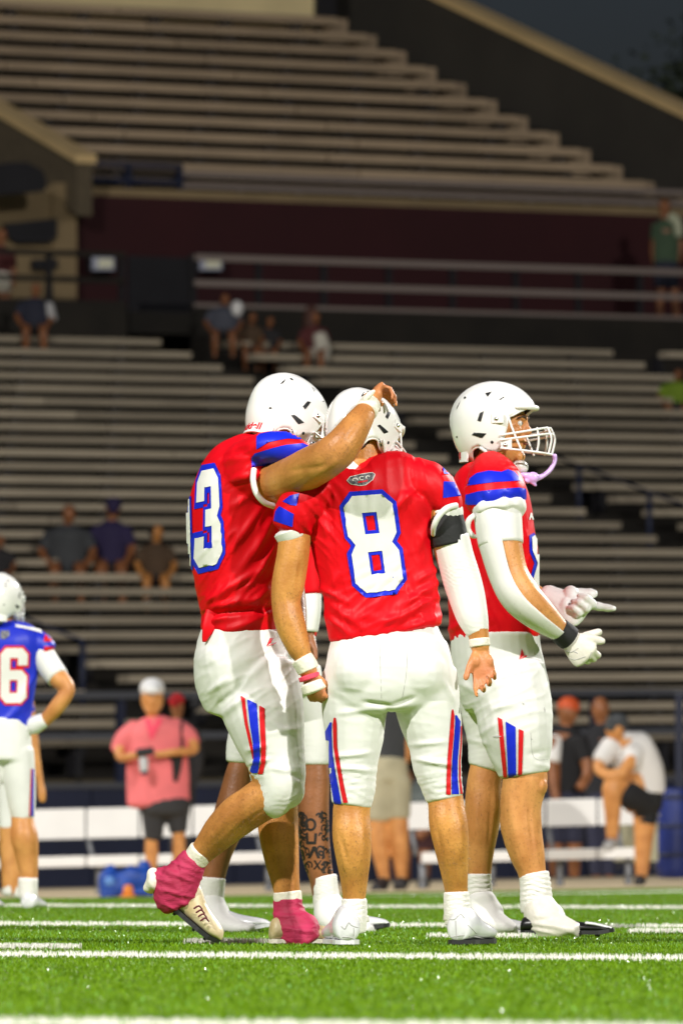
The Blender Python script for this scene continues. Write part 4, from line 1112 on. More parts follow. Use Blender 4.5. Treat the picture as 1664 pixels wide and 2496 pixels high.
        v, f = sole(hp, d, L=.315, ws=1.18); obj('sole', v, f, M['sole'] if x > 1000 else M['cleat'], shoeo, False)
        v, f = g.L([(x + (1 if x < 1000 else 3), hy - 76, 34, .03), (x + (1 if x < 1000 else 4), hy - 62, 36, .03)], cap=.1, zr=1.1); obj('collar', v, f, M['glove_c'], shoeo)
    nape_hair(p, hm); helmet(p, hm, mask=True)
    return p

# ================================================================== player with 13 on his back
def player_thirteen():
    D = 26.4; g = Fig(D)
    p = thing('person', 'player in red number 13 with pink taped ankles, arm across a teammate', 'person', U(700, 2306, D), 'players in red jerseys')
    hm = HM(g.P(703, 1010, .05), 36, 31, -6, .94)
    sh = []
    sh.append(g.L([(590, 1600, 80, 0), (587, 1400, 90, 0), (590, 1250, 95, 0), (605, 1150, 70, 0)], zr=1.2))
    sh.append(g.L([(625, 1150, 52, 0), (660, 1090, 46, 0), (690, 1040, 46, 0)])); sh += head_shapes(hm)
    # raised right arm over the neighbour
    sh.append(g.L([(625, 1175, 50, -.10), (672, 1177, 48, -.24), (715, 1162, 50, -.34), (757, 1140, 50, -.43), (800, 1116, 47, -.51), (832, 1088, 44, -.54), (858, 1052, 38, -.52), (882, 1016, 30, -.48), (897, 992, 23, -.44), (905, 975, 24, -.41)], cap=.6))
    sh += hand(g.P(897, 991, -.42), g.P(922, 945, -.36) - g.P(897, 991, -.42), Vector((0, 1, .2)), Vector((.85, .12, -.42)), [(60, 48, 24), (66, 52, 26), (70, 56, 28), (72, 58, 30)], thumb=(.45, .8), L=.178, spread=.10)
    sh.append(g.L([(640, 1200, 40, .26), (690, 1330, 38, .30), (712, 1450, 33, .25), (725, 1540, 24, .15)], cap=.5))
    # legs: bent trailing right leg, straight left leg
    sh.append(g.L([(620, 1700, 90, -.06), (665, 1860, 62, -.10), (668, 1925, 56, -.11), (625, 1958, 51, -.09), (578, 1990, 50, -.05), (535, 2030, 43, -.01), (500, 2070, 32, .02), (478, 2095, 27, .04), (455, 2130, 27, .05)], cap=.5))
    sh.append(g.L([(640, 1720, 75, .10), (670, 1900, 56, .12), (676, 1990, 50, .12), (680, 2040, 48, .11), (687, 2095, 43, .10), (696, 2150, 35, .09), (702, 2195, 31, .09), (706, 2240, 30, .09)], cap=.5))
    body = fuse('body', sh, M['skin'], p, .0045, 3)
    wrinkle(body, amp=.0018, scale=(16, 16, 9), seed=5, segs=[(690, 1150, 800, 1135, -.0025, 7), (760, 1165, 830, 1120, .0026, 9), (840, 1075, 890, 1000, -.002, 5), (860, 1045, 895, 990, .0018, 4), (560, 1985, 510, 2050, .0025, 8), (640, 1975, 560, 2040, -.002, 6), (655, 2010, 680, 2130, .002, 7), (705, 2000, 712, 2120, -.002, 5)])
    body_hair(body, [(430, 1880, 680, 2120), (610, 1960, 745, 2180), (800, 990, 905, 1120)], 4500, .011, M['limb_hair'], p)
    flush(body, [(g.P(940, 950, -.38), .09, .45), (g.P(825, 1110, -.57), .05, .25)])
    # jersey
    sh = []
    sh.append(g.L([(588, 1540, 99, -.0, 1.28), (590, 1500, 100, 0, 1.28), (590, 1455, 108, 0, 1.25), (587, 1393, 119, 0, 1.2), (585, 1326, 128, 0, 1.18), (587, 1260, 131, 0, 1.2), (591, 1200, 124, 0, 1.3), (600, 1150, 106, 0, 1.45), (622, 1114, 76, 0, 1.6), (648, 1086, 46, 0, 1.5)], cap=.2, n=36))
    sh.append(g.L([(575, 1155, 66, -.04), (625, 1142, 78, -.16), (655, 1140, 74, -.20)], cap=.15))
    sh.append(g.L([(596, 1102, 24, -.16, 1.5), (645, 1092, 40, -.22, 1.5), (690, 1092, 41, -.27, 1.3), (728, 1092, 26, -.29, 1.2), (750, 1090, 10, -.29)], cap=.5))
    sh.append(g.L([(620, 1140, 60, .10), (640, 1160, 60, .24), (650, 1200, 50, .28)], cap=.3))
    jersey = fuse('jersey', sh, M['red'], p, .006, 5)
    wrinkle(jersey, [(640, 1230, 560, 1350, .007, 9), (670, 1260, 580, 1400, .006, 10), (505, 1470, 640, 1380, .008, 9), (500, 1485, 600, 1460, .007, 8), (690, 1300, 610, 1430, .006, 10), (500, 1500, 680, 1478, -.012, 8), (498, 1520, 560, 1500, .007, 8), (520, 1550, 640, 1505, .006, 9),
                     (540, 1420, 500, 1490, .007, 7), (570, 1400, 520, 1490, .006, 7), (530, 1130, 620, 1110, .005, 9), (560, 1170, 640, 1150, .006, 9), (660, 1430, 600, 1475, .006, 8), (620, 1200, 560, 1240, .005, 9)], amp=.0055, scale=(7, 7, 5), seed=11, ridge=[(.007, 130, 26, 2.15, 600, 1380, (130, 140)), (.005, 100, 22, 2.6, 570, 1470, (110, 60)), (.005, 80, 20, -.5, 570, 1130, (90, 60))])
    b = bvh_of(jersey); vf = VF(D)
    number('number', '3', vf, quad_map(c1(190, 606), c1(297, 584), c1(322, 1098), c1(166, 1136)), b, jersey, M['white_print'], M['blue'], o=1.1, step=6)
    number('number', '1', vf, quad_map(c1(112, 690), c1(158, 650), c1(170, 1165), c1(118, 1140)), b, jersey, M['white_print'], M['blue'], o=1.3, step=4)
    lay('sleeve_stripe', [mp(z1, [(163, 625), (190, 600), (290, 580), (490, 583), (550, 648), (430, 640), (270, 670), (163, 732)])], 6, b, vf, M['blue'], jersey)
    lay('sleeve_stripe', [mp(z1, [(118, 800), (150, 765), (300, 720), (420, 692), (560, 680), (605, 700), (560, 748), (470, 770), (350, 825), (270, 870), (118, 885)])], 6, b, vf, M['blue'], jersey)
    tw = [g.P(619, 1143, -.285), g.P(617, 1170, -.295), g.P(624, 1200, -.30), g.P(642, 1223, -.29), g.P(668, 1234, -.27)]
    v, f = loft_w([(q, .0095, .008) for q in tw], n=10, k=5, cap=.6); obj('armhole_trim', v, f, M['white_cloth'], jersey)
    hem = fuse('shirt_tail', [g.L([(520, 1490, 20, -.11, .5), (508, 1530, 17, -.125, .35), (496, 1566, 6, -.12, .5)], cap=.3)], M['red'], p, .005, 3)
    v, f = g.L([(590, 1546, 98, 0, 1.26), (592, 1562, 97, 0, 1.26)], cap=.1, n=30); obj('undershirt', v, f, M['mauve'], p)
    # pants
    sh = []
    sh.append(g.L([(592, 1530, 96, 0, 1.3), (588, 1580, 110, 0, 1.25), (592, 1640, 120, 0, 1.2), (605, 1700, 112, .02, 1.2)], cap=.2, n=30))
    sh.append(g.E(545, 1610, .0, 72, 82, .17))
    sh.append(g.L([(620, 1640, 104, -.05), (640, 1725, 101, -.08), (655, 1790, 88, -.10), (672, 1850, 72, -.11), (682, 1905, 62, -.12), (664, 1940, 54, -.11), (648, 1952, 50, -.10)], cap=.15))
    sh.append(g.E(698, 1925, -.13, 46, 48, .055))
    sh.append(g.L([(628, 1650, 86, .10), (652, 1760, 74, .12), (668, 1880, 60, .12), (675, 1965, 52, .12)], cap=.15))
    pants = fuse('pants', sh, M['pants'], p, .006, 5)
    wrinkle(pants, [(505, 1690, 560, 1650, .006, 8), (530, 1722, 590, 1670, -.006, 8), (540, 1745, 610, 1690, .005, 8), (600, 1830, 650, 1815, .005, 6), (605, 1860, 660, 1850, .005, 6), (700, 1880, 735, 1900, -.005, 6), (660, 1870, 720, 1885, .004, 6), (640, 1790, 740, 1770, .002, 8), (660, 1600, 600, 1660, .003, 10)],
            amp=.003, scale=(8, 8, 8), seed=8, ridge=[(.003, 120, 26, -.6, 600, 1640, (140, 120)), (.0022, 110, 30, .2, 680, 1800, (80, 100))], ripples=[(618, 1880, (36, 40), 14, .0026, .25), (700, 1960, (40, 22), 11, .0024, .2)])
    b = bvh_of(pants)
    lay('stripe', [strip(c2, [(487, 420, 426), (495, 421, 442), (640, 442, 459), (760, 470, 484), (830, 486, 494)])], 5, b, vf, M['red_print'], pants)
    lay('stripe', [strip(c2, [(505, 455, 460), (528, 457, 506), (640, 470, 514), (740, 486, 522), (830, 490, 524), (905, 468, 512)])], 5, b, vf, M['blue'], pants)
    lay('stripe', [strip(c2, [(540, 520, 526), (552, 520, 548), (640, 523, 551), (760, 530, 556), (850, 530, 554), (912, 514, 540)])], 5, b, vf, M['red_print'], pants)
    lay('brand_mark', [mp(c2, [(556, 216), (575, 170), (598, 168), (580, 196)])], 5, b, vf, M['red_print'], pants); lay('brand_mark', [mp(c2, [(556, 216), (612, 190), (606, 202)])], 5, b, vf, M['red_print'], pants)
    # wrist tape
    v, f = g.L([(890, 1004, 28, -.465), (899, 989, 27, -.435), (903, 983, 26, -.425)], cap=.15); obj('wrist_tape', v, f, M['tape'], p)
    v, f = loft_w([(g.P(889, 975, -.475), .008, .006), (g.P(900, 962, -.475), .010, .006), (g.P(911, 953, -.46), .005, .004)], n=8, k=3); obj('tape_tail', v, f, M['tape'], p)
    # trailing foot
    dn = (g.P(522, 2283, .05) - g.P(372, 2160, .07)).normalized()
    upv = Vector((.62, -.12, .75))
    hp = g.P(392, 2192, .07); sf, ff = shoe(hp, dn, upv, L=.235, ws=1.05, hs=1.2)
    cl = obj('cleat', sf, ff, M['cream'], p); v, f = sole(hp - dn * .0 , dn, upv, L=.235); obj('sole', v, f, M['sole'], cl, False)
    v, f = ellipsoid(g.P(374, 2150, .06), .026, .04, .034); hc = fuse('heel_counter', [(v, f), g.L([(366, 2165, 17, .06), (378, 2130, 18, .06)], cap=.8)], M['tape'], cl, .005, 2); wrinkle(hc, amp=.005, scale=(30, 30, 30))
    tp = fuse('ankle_wrap', [g.L([(474, 2088, 33, .04), (458, 2118, 41, .045), (438, 2150, 52, .05, .8), (428, 2178, 54, .055, .75), (440, 2208, 44, .055, .75)], cap=.25), g.E(402, 2148, .06, 36, 36, .04)], M['pink'], p, .005, 3)
    wrinkle(tp, [(400, 2120, 470, 2150, .004, 5), (430, 2100, 450, 2200, -.003, 4), (395, 2170, 480, 2190, .004, 5)], amp=.004, scale=(16, 16, 16), seed=4, ridge=[(.0045, 80, 17, .5, 440, 2160, None)])
    so = fuse('sock', [g.L([(492, 2072, 31.5, .02), (476, 2096, 31, .035)], cap=.15)], M['tape'], p, .004, 2)
    for i in range(4):
        a = c2(170 + 12 * i, 1640 + 22 * i); v, f = loft_w([(g.P(a[0] - 2, a[1] + 2, -.02), .003, .003), (g.P(a[0] + 9, a[1] - 4, -.02), .003, .003), (g.P(a[0] + 17, a[1] + 4, -.015), .0025, .0025)], n=6, k=3); obj('lace', v, f, M['lace'], cl)
    # standing foot
    gd = D + .05; hp = Vector((U(659, 2305, gd).x, gd, .006)); d = Vector((.93, .30, 0))
    v, f = shoe(hp, d, L=.265, ws=1.0, hs=.95); cl = obj('cleat', v, f, M['cream'], p); v, f = sole(hp, d, L=.265); obj('sole', v, f, M['tape'], cl, False)
    tp = fuse('ankle_wrap', [g.L([(702, 2192, 35, .09), (704, 2222, 39, .09), (712, 2250, 47, .08, 1.0), (733, 2276, 50, .07, 1.15), (746, 2296, 38, .07, 1.5)], cap=.2)], M['pink'], p, .005, 3)
    wrinkle(tp, [(668, 2230, 740, 2235, .003, 4), (675, 2262, 770, 2270, .004, 5), (700, 2200, 730, 2290, -.003, 4)], amp=.003, scale=(18, 18, 18), seed=6, ridge=[(.004, 80, 16, .35, 720, 2250, None)])
    so = fuse('sock', [g.L([(700, 2174, 35, .09), (702, 2196, 35, .09)], cap=.15)], M['tape'], p, .004, 2)
    helmet(p, hm, mask=True)
    return p

# ================================================================== player in profile with pointing hand
def player_profile():
    D = 28.6; g = Fig(D)
    p = thing('person', 'player in profile with lilac mouthguard and white gloves held out', 'person', U(1250, 2284, D), 'players in red jerseys')
    hm = HM(g.P(1202, 1024, .0), -13, 0, 0, .985)
    sh = []
    sh.append(g.L([(1205, 1600, 85, 0), (1198, 1400, 85, 0), (1190, 1250, 80, 0), (1190, 1160, 55, 0)], zr=1.3))
    sh.append(g.L([(1190, 1170, 50, 0), (1196, 1110, 45, 0), (1205, 1050, 45, 0)])); sh += head_shapes(hm)
    sh.append(g.L([(1205, 1180, 54, -.20), (1212, 1262, 52, -.27), (1222, 1330, 50, -.29), (1240, 1398, 46, -.30), (1268, 1450, 47, -.31), (1312, 1494, 40, -.28), (1362, 1535, 26, -.22), (1378, 1550, 24, -.20)], cap=.5))
    sh.append(g.L([(1200, 1200, 50, .22), (1215, 1320, 44, .30), (1250, 1420, 40, .30), (1296, 1448, 29, .22), (1328, 1457, 20, .18), (1338, 1459, 16, .17)], cap=.5))
    sh.append(g.L([(1258, 1740, 75, -.09), (1275, 1860, 56, -.10), (1278, 1905, 55, -.10), (1268, 1965, 50, -.10), (1270, 2025, 48, -.10), (1283, 2080, 43, -.10), (1296, 2130, 34, -.10), (1301, 2180, 31, -.10)], cap=.5))
    sh.append(g.E(1316, 1915, -.12, 18, 26, .04)); sh.append(g.E(1243, 2000, -.10, 26, 60, .05))
    sh.append(g.L([(1196, 1740, 56, .12), (1188, 1850, 42, .12), (1180, 1905, 42, .12), (1178, 1960, 46, .12), (1172, 2020, 43, .12), (1168, 2080, 35, .12), (1168, 2130, 28, .12), (1168, 2180, 27, .12)], cap=.5))
    body = fuse('body', sh, M['skin_c'], p, .0045, 3)
    wrinkle(body, amp=.0016, scale=(16, 16, 9), seed=9, segs=[(1245, 1960, 1260, 2070, .0025, 9), (1285, 1930, 1300, 2090, -.0022, 6), (1310, 1950, 1325, 2110, .002, 6), (1160, 1950, 1165, 2060, .002, 8), (1195, 1930, 1190, 2070, -.0018, 5)])
    body_hair(body, [(1120, 1900, 1345, 2130), (1225, 1330, 1390, 1530)], 3500, .010, M['limb_hair'], p)
    flush(body, [(g.P(1178, 1890, .05), .05, .2), (hm @ Vector((.11, 0, -.05)), .06, .25)])
    face_parts(hm, body); nape_hair(p, hm)
    sh = []
    sh.append(g.L([(1206, 1556, 109, 0, 1.25), (1203, 1500, 109, 0, 1.22), (1200, 1430, 110, 0, 1.2), (1197, 1350, 110, 0, 1.2), (1194, 1270, 104, 0, 1.3), (1190, 1210, 98, 0, 1.5), (1190, 1165, 84, 0, 1.7), (1192, 1138, 58, 0, 1.7)], cap=.2, n=36))
    sh.append(g.L([(1196, 1152, 50, -.10, 1.2), (1204, 1180, 70, -.18), (1209, 1212, 75, -.24), (1216, 1238, 64, -.26)], cap=.15))
    sh.append(g.L([(1196, 1152, 50, .10, 1.2), (1200, 1190, 62, .20), (1203, 1250, 50, .26)], cap=.3))
    jersey = fuse('jersey', sh, M['red'], p, .006, 5)
    wrinkle(jersey, [(1120, 1400, 1170, 1480, .006, 9), (1110, 1440, 1210, 1520, .006, 10), (1270, 1480, 1310, 1560, .005, 8), (1110, 1290, 1150, 1380, .007, 9), (1125, 1180, 1145, 1240, .005, 7), (1090, 1540, 1160, 1500, .007, 8), (1160, 1445, 1200, 1530, .005, 8), (1280, 1300, 1300, 1400, .005, 7), (1180, 1232, 1170, 1205, -.006, 6), (1225, 1236, 1228, 1205, -.007, 6), (1255, 1236, 1250, 1210, -.005, 6)],
            amp=.005, scale=(7, 7, 5), seed=21, ridge=[(.006, 110, 24, 1.1, 1160, 1430, (90, 140)), (.004, 90, 22, 1.5, 1290, 1400, (40, 150))])
    b = bvh_of(jersey); vf = VF(D)
    lay('sleeve_stripe', [mp(z2, [(288, 1342), (320, 1255), (400, 1195), (540, 1165), (690, 1180), (770, 1150), (845, 1180), (930, 1282), (600, 1302)])], 6, b, vf, M['blue'], jersey)
    lay('sleeve_stripe', [mp(z2, [(262, 1570), (272, 1450), (420, 1410), (700, 1380), (900, 1365), (1012, 1385), (990, 1530), (820, 1558), (700, 1525), (600, 1545), (450, 1565)])], 6, b, vf, M['blue'], jersey)
    n1 = [(1288, 1305), (1299, 1298), (1316, 1330), (1322, 1430), (1300, 1446), (1290, 1410), (1300, 1372), (1289, 1345)]
    lay('number_outline', [n1], 5, b, vf, M['blue'], jersey); lay('number', [[(1293, 1310), (1300, 1304), (1316, 1335), (1320, 1425), (1302, 1438), (1297, 1408), (1307, 1372), (1295, 1342)]], 5, b, vf, M['white_print'], jersey, .0046)
    lay('chest_letter', [[(1287, 1267), (1291, 1250), (1294, 1250), (1299, 1267), (1295, 1267), (1294, 1262), (1291, 1262), (1290, 1267)]], 3, b, vf, M['white_print'], jersey)
    lay('number_outline', [[(1078, 1392), (1100, 1396), (1104, 1456), (1080, 1458)]], 5, b, vf, M['blue'], jersey); lay('number', [[(1078, 1398), (1094, 1400), (1098, 1450), (1080, 1452)]], 5, b, vf, M['white_print'], jersey, .0046)
    # ruffled sleeve hem and arm hole trim
    cf = fuse('cuff', [g.L([(1213, 1230, 66, -.26), (1216, 1246, 66, -.262), (1217, 1254, 60, -.264)], cap=.3, zr=1.02, n=30)], M['white_cloth'], jersey, .005, 1); wrinkle(cf, amp=.010, scale=(24, 24, 6), seed=3)
    W = []
    for i in range(0):
        t = i / 40; a = -2.9 + 2.75 * t; x = 1220 + 54 * math.cos(a); yy = 1246 + 4 * math.sin(9.5 * t * math.pi) + 8 * math.sin(a) * 0
        W.append((g.P(1168 + 106 * t, 1248 + 5 * math.sin(8.2 * t * math.pi) + 6 * t - 10 * math.sin(math.pi * t) * .3, -.26 - .082 * math.sin(math.pi * t)), .010, .008))
    v, f = loft_w([(g.P(1156, 1255, -.30), .009, .007), (g.P(1142, 1268, -.30), .010, .008), (g.P(1139, 1288, -.29), .010, .008), (g.P(1150, 1305, -.28), .009, .007), (g.P(1160, 1308, -.27), .006, .005)], n=10, k=4, cap=.6); obj('armhole_trim', v, f, M['white_cloth'], jersey)
    # arm cloth: full band on the upper arm, then a strip down the outer half
    v, f = g.L([(1211, 1240, 58, -.262), (1214, 1275, 57.5, -.275), (1220, 1328, 54.5, -.288)], cap=.05, n=28); obj('arm_wrap', v, f, M['white_cloth'], p)
    half = [(1216, 1300, 54, -.28), (1222, 1330, 52.5, -.29), (1240, 1398, 48.5, -.30), (1268, 1450, 49, -.31), (1312, 1494, 42, -.28), (1360, 1533, 28, -.22)]
    W = [(g.P(x, y, dz), r * g.s, r * g.s) for x, y, r, dz in half]
    v, f = loft_w(W, n=26, k=6, arc=(-1.62 + math.pi, 1.62 + math.pi)); vv = np.array(v); c0 = PROJ(vv)[:, 0].mean()
    v2, f2 = loft_w(W, n=26, k=6, arc=(-1.62, 1.62))
    pick = (v, f) if PROJ(np.array(v))[:, 0].mean() < PROJ(np.array(v2))[:, 0].mean() else (v2, f2)
    so = obj('arm_sleeve', pick[0], pick[1], M['white_cloth'], p); sm = so.modifiers.new('thick', 'SOLIDIFY'); sm.thickness = .002
    # gloves
    v, f = g.L([(1360, 1533, 29, -.22), (1374, 1546, 31, -.21), (1386, 1556, 31, -.20)], cap=.1); obj('wristband', v, f, M['black_cloth'], p)
    Wp = g.P(1384, 1554, -.20)
    hs_ = hand(Wp, g.P(1420, 1592, -.22) - Wp, Vector((.75, -.1, .65)), Vector((-.15, .95, -.2)), [(62, 88, 55), (74, 92, 58), (80, 94, 60), (82, 94, 60)], thumb=(.75, .05), L=.185, fat=1.3, spread=.03)
    hs_.append(loft_w([(g.P(1425, 1552, -.20), .017, .016), (g.P(1443, 1546, -.19), .0155, .015), (g.P(1458, 1541, -.18), .014, .0135)], n=12, k=3, cap=.9))
    gl = fuse('glove', hs_, M['glove_c'], p, .004, 3)
    b = bvh_of(gl)
    for ln in ([(1374, 1585), (1390, 1590), (1408, 1580)], [(1376, 1600), (1400, 1608), (1425, 1600)], [(1396, 1587), (1407, 1592)], [(1432, 1612), (1440, 1590)]): tube_on('glove_crease', ln, .0016, b, vf, M['seam'], gl)
    v, f = g.L([(1338, 1459, 24, .16), (1350, 1463, 24, .15)], cap=.1); obj('wristband', v, f, M['black_cloth'], p)
    Wp = g.P(1350, 1463, .15)
    hs_ = hand(Wp, g.P(1420, 1490, .12) - Wp, Vector((.2, .55, .8)), Vector((-.1, -.72, .62)), [(4, 6, 4), (55, 80, 45), (62, 86, 50), (66, 86, 50)], thumb=(.62, .05), L=.215, fat=1.6, spread=.10)
    gl2 = fuse('glove', hs_, M['glove'], p, .004, 3)
    # mouthguard on its strap
    v, f = loft_w([(g.P(1350, 1110, -.01), .009, .007), (g.P(1351, 1125, -.02), .008, .006), (g.P(1340, 1145, -.03), .0085, .006), (g.P(1325, 1158, -.04), .009, .006), (g.P(1308, 1166, -.05), .011, .008)], n=10, k=4); mg = [(v, f)]
    v, f = ellipsoid(g.P(1298, 1164, -.06), .022, .014, .020); mg.append((v, f)); mg.append(loft_w([(g.P(1300, 1165, -.06), .016, .012), (g.P(1284, 1160, -.06), .013, .010), (g.P(1266, 1156, -.05), .006, .006)], n=10, k=3)); mg.append(loft_w([(g.P(1295, 1170, -.06), .015, .010), (g.P(1304, 1183, -.06), .005, .005)], n=10, k=3)); mg.append(ellipsoid(g.P(1284, 1172, -.06), .012, .010, .010))
    fuse('mouthguard', mg, M['lilac'], p, .003, 2)
    # pants
    sh = []
    sh.append(g.L([(1206, 1545, 108, 0, 1.3), (1208, 1590, 110, 0, 1.25), (1220, 1650, 112, 0, 1.2), (1235, 1700, 108, 0, 1.15)], cap=.2, n=30))
    sh.append(g.L([(1230, 1640, 100, -.07), (1250, 1720, 95, -.09), (1258, 1780, 89, -.10), (1266, 1826, 79, -.10), (1274, 1866, 67, -.10), (1277, 1886, 62, -.10)], cap=.12))
    sh.append(g.L([(1190, 1640, 80, .10), (1196, 1740, 72, .12), (1198, 1803, 61, .12), (1190, 1850, 51, .12), (1184, 1872, 46, .12)], cap=.12))
    sh.append(g.E(1312, 1800, -.11, 34, 80, .07))
    pants = fuse('pants', sh, M['pants'], p, .006, 5)
    wrinkle(pants, [(1170, 1790, 1215, 1760, .004, 7), (1190, 1730, 1260, 1715, .004, 7), (1135, 1800, 1190, 1815, .003, 6), (1285, 1840, 1335, 1830, -.003, 7), (1200, 1840, 1220, 1880, .003, 6), (1300, 1860, 1340, 1870, .003, 6), (1120, 1660, 1180, 1700, .003, 8)], amp=.003, scale=(8, 8, 8), seed=31, ridge=[(.003, 120, 26, -.3, 1230, 1700, (140, 120))], ripples=[(1172, 1850, (40, 34), 13, .0016, .05), (1275, 1880, (70, 12), 9, .0012, 0)])
    b = bvh_of(pants)
    lay('stripe', [mp(c4, [(502, 350), (528, 362), (542, 520), (556, 693), (535, 694), (515, 500)])], 6, b, vf, M['red_print'], pants)
    lay('stripe', [mp(c4, [(547, 374), (604, 406), (608, 694), (562, 694)])], 6, b, vf, M['blue'], pants)
    lay('stripe', [mp(c4, [(622, 417), (649, 429), (641, 692), (618, 694)])], 6, b, vf, M['red_print'], pants)
    lay('brand_mark', [mp(c3, [(690, 1906), (704, 1832), (722, 1872), (708, 1884)])], 5, b, vf, M['red_print'], pants); lay('brand_mark', [mp(c3, [(690, 1906), (742, 1880), (732, 1874), (712, 1886)])], 5, b, vf, M['red_print'], pants)
    for q in (((640, 265), (655, 272), (648, 280)), ((470, 462), (500, 455), (525, 460), (500, 468)), ((765, 290), (772, 310), (768, 325)), ((690, 470), (700, 476), (694, 482))): lay('scuff', [mp(c4, q)], 4, b, vf, M['seam'], pants)
    tube_on('seam', [c4(690, 440), c4(700, 560), c4(735, 595), c4(800, 590)], .0009, b, vf, M['seam'], pants)
    # feet
    def zz(x, y): return (1060 + x / 3.4087, 2120 + y / 3.4087)
    so = fuse('sock', [g.L([(1300, 2128, 37, -.10), (1304, 2160, 38, -.10), (1306, 2195, 40, -.10), (1306, 2225, 38, -.10)], cap=.12)], M['sock'], p, .005, 2); wrinkle(so, ripples=[(1304, 2165, (70, 34), 12, .007, -.2)])
    gd = D - .13; hp = Vector((U(1269, 2283, gd).x, gd, .012)); d = Vector((.985, -.17, 0))
    v, f = shoe(hp, d, L=.325, ws=1.05, hs=.72); cl = obj('cleat', v, f, M['blackshoe'], p); v, f = sole(hp, d, L=.325); obj('sole', v, f, M['sole'], cl, False)
    sp = fuse('spat', [g.L([(1310, 2205, 40, -.11), (1325, 2235, 48, -.13, .85), (1352, 2262, 44, -.16, .95), (1392, 2266, 24, -.19, 1.9), (1410, 2268, 17, -.20, 2.4)], cap=.3), g.L([(1303, 2246, 26, -.11), (1340, 2262, 22, -.15, 1.8), (1405, 2266, 19, -.2, 2.3)], cap=.4)], M['glove_c'], p, .005, 3)
    wrinkle(sp, [(1290, 2250, 1380, 2262, .004, 5), (1300, 2235, 1370, 2230, .003, 5), (1285, 2262, 1350, 2276, .003, 4)], amp=.003, scale=(15, 15, 15), seed=4)
    v, f = loft_w([(g.P(1428, 2250, -.2), .018, .006), (g.P(1450, 2253, -.2), .020, .006), (g.P(1486, 2262, -.2), .010, .005)], n=10, k=3, hint=(0, 0, 1)); obj('toe_flash', v, f, M['cleat'], cl)
    so = fuse('sock', [g.L([(1167, 2130, 30, .12), (1168, 2165, 31, .12), (1170, 2205, 35, .12)], cap=.12)], M['sock'], p, .005, 2); wrinkle(so, ripples=[(1168, 2165, (70, 30), 12, .006, 0)])
    gd = D + .1; hp = Vector((U(1145, 2283, gd).x, gd, .012)); d = Vector((.97, -.22, 0))
    v, f = shoe(hp, d, L=.25, ws=.95, hs=.8); cl = obj('cleat', v, f, M['cleat'], p); v, f = sole(hp, d, L=.25); obj('sole', v, f, M['cleat'], cl, False)
    sp = fuse('spat', [g.L([(1170, 2190, 37, .11), (1180, 2225, 46, .10, .9), (1200, 2252, 40, .07, 1.0), (1240, 2264, 22, .04, 2.0), (1256, 2267, 14, .03, 2.2)], cap=.5)], M['white_cloth'], p, .005, 3)
    wrinkle(sp, amp=.003, scale=(15, 15, 15), seed=9)
    helmet(p, hm, mask=True)
    return p

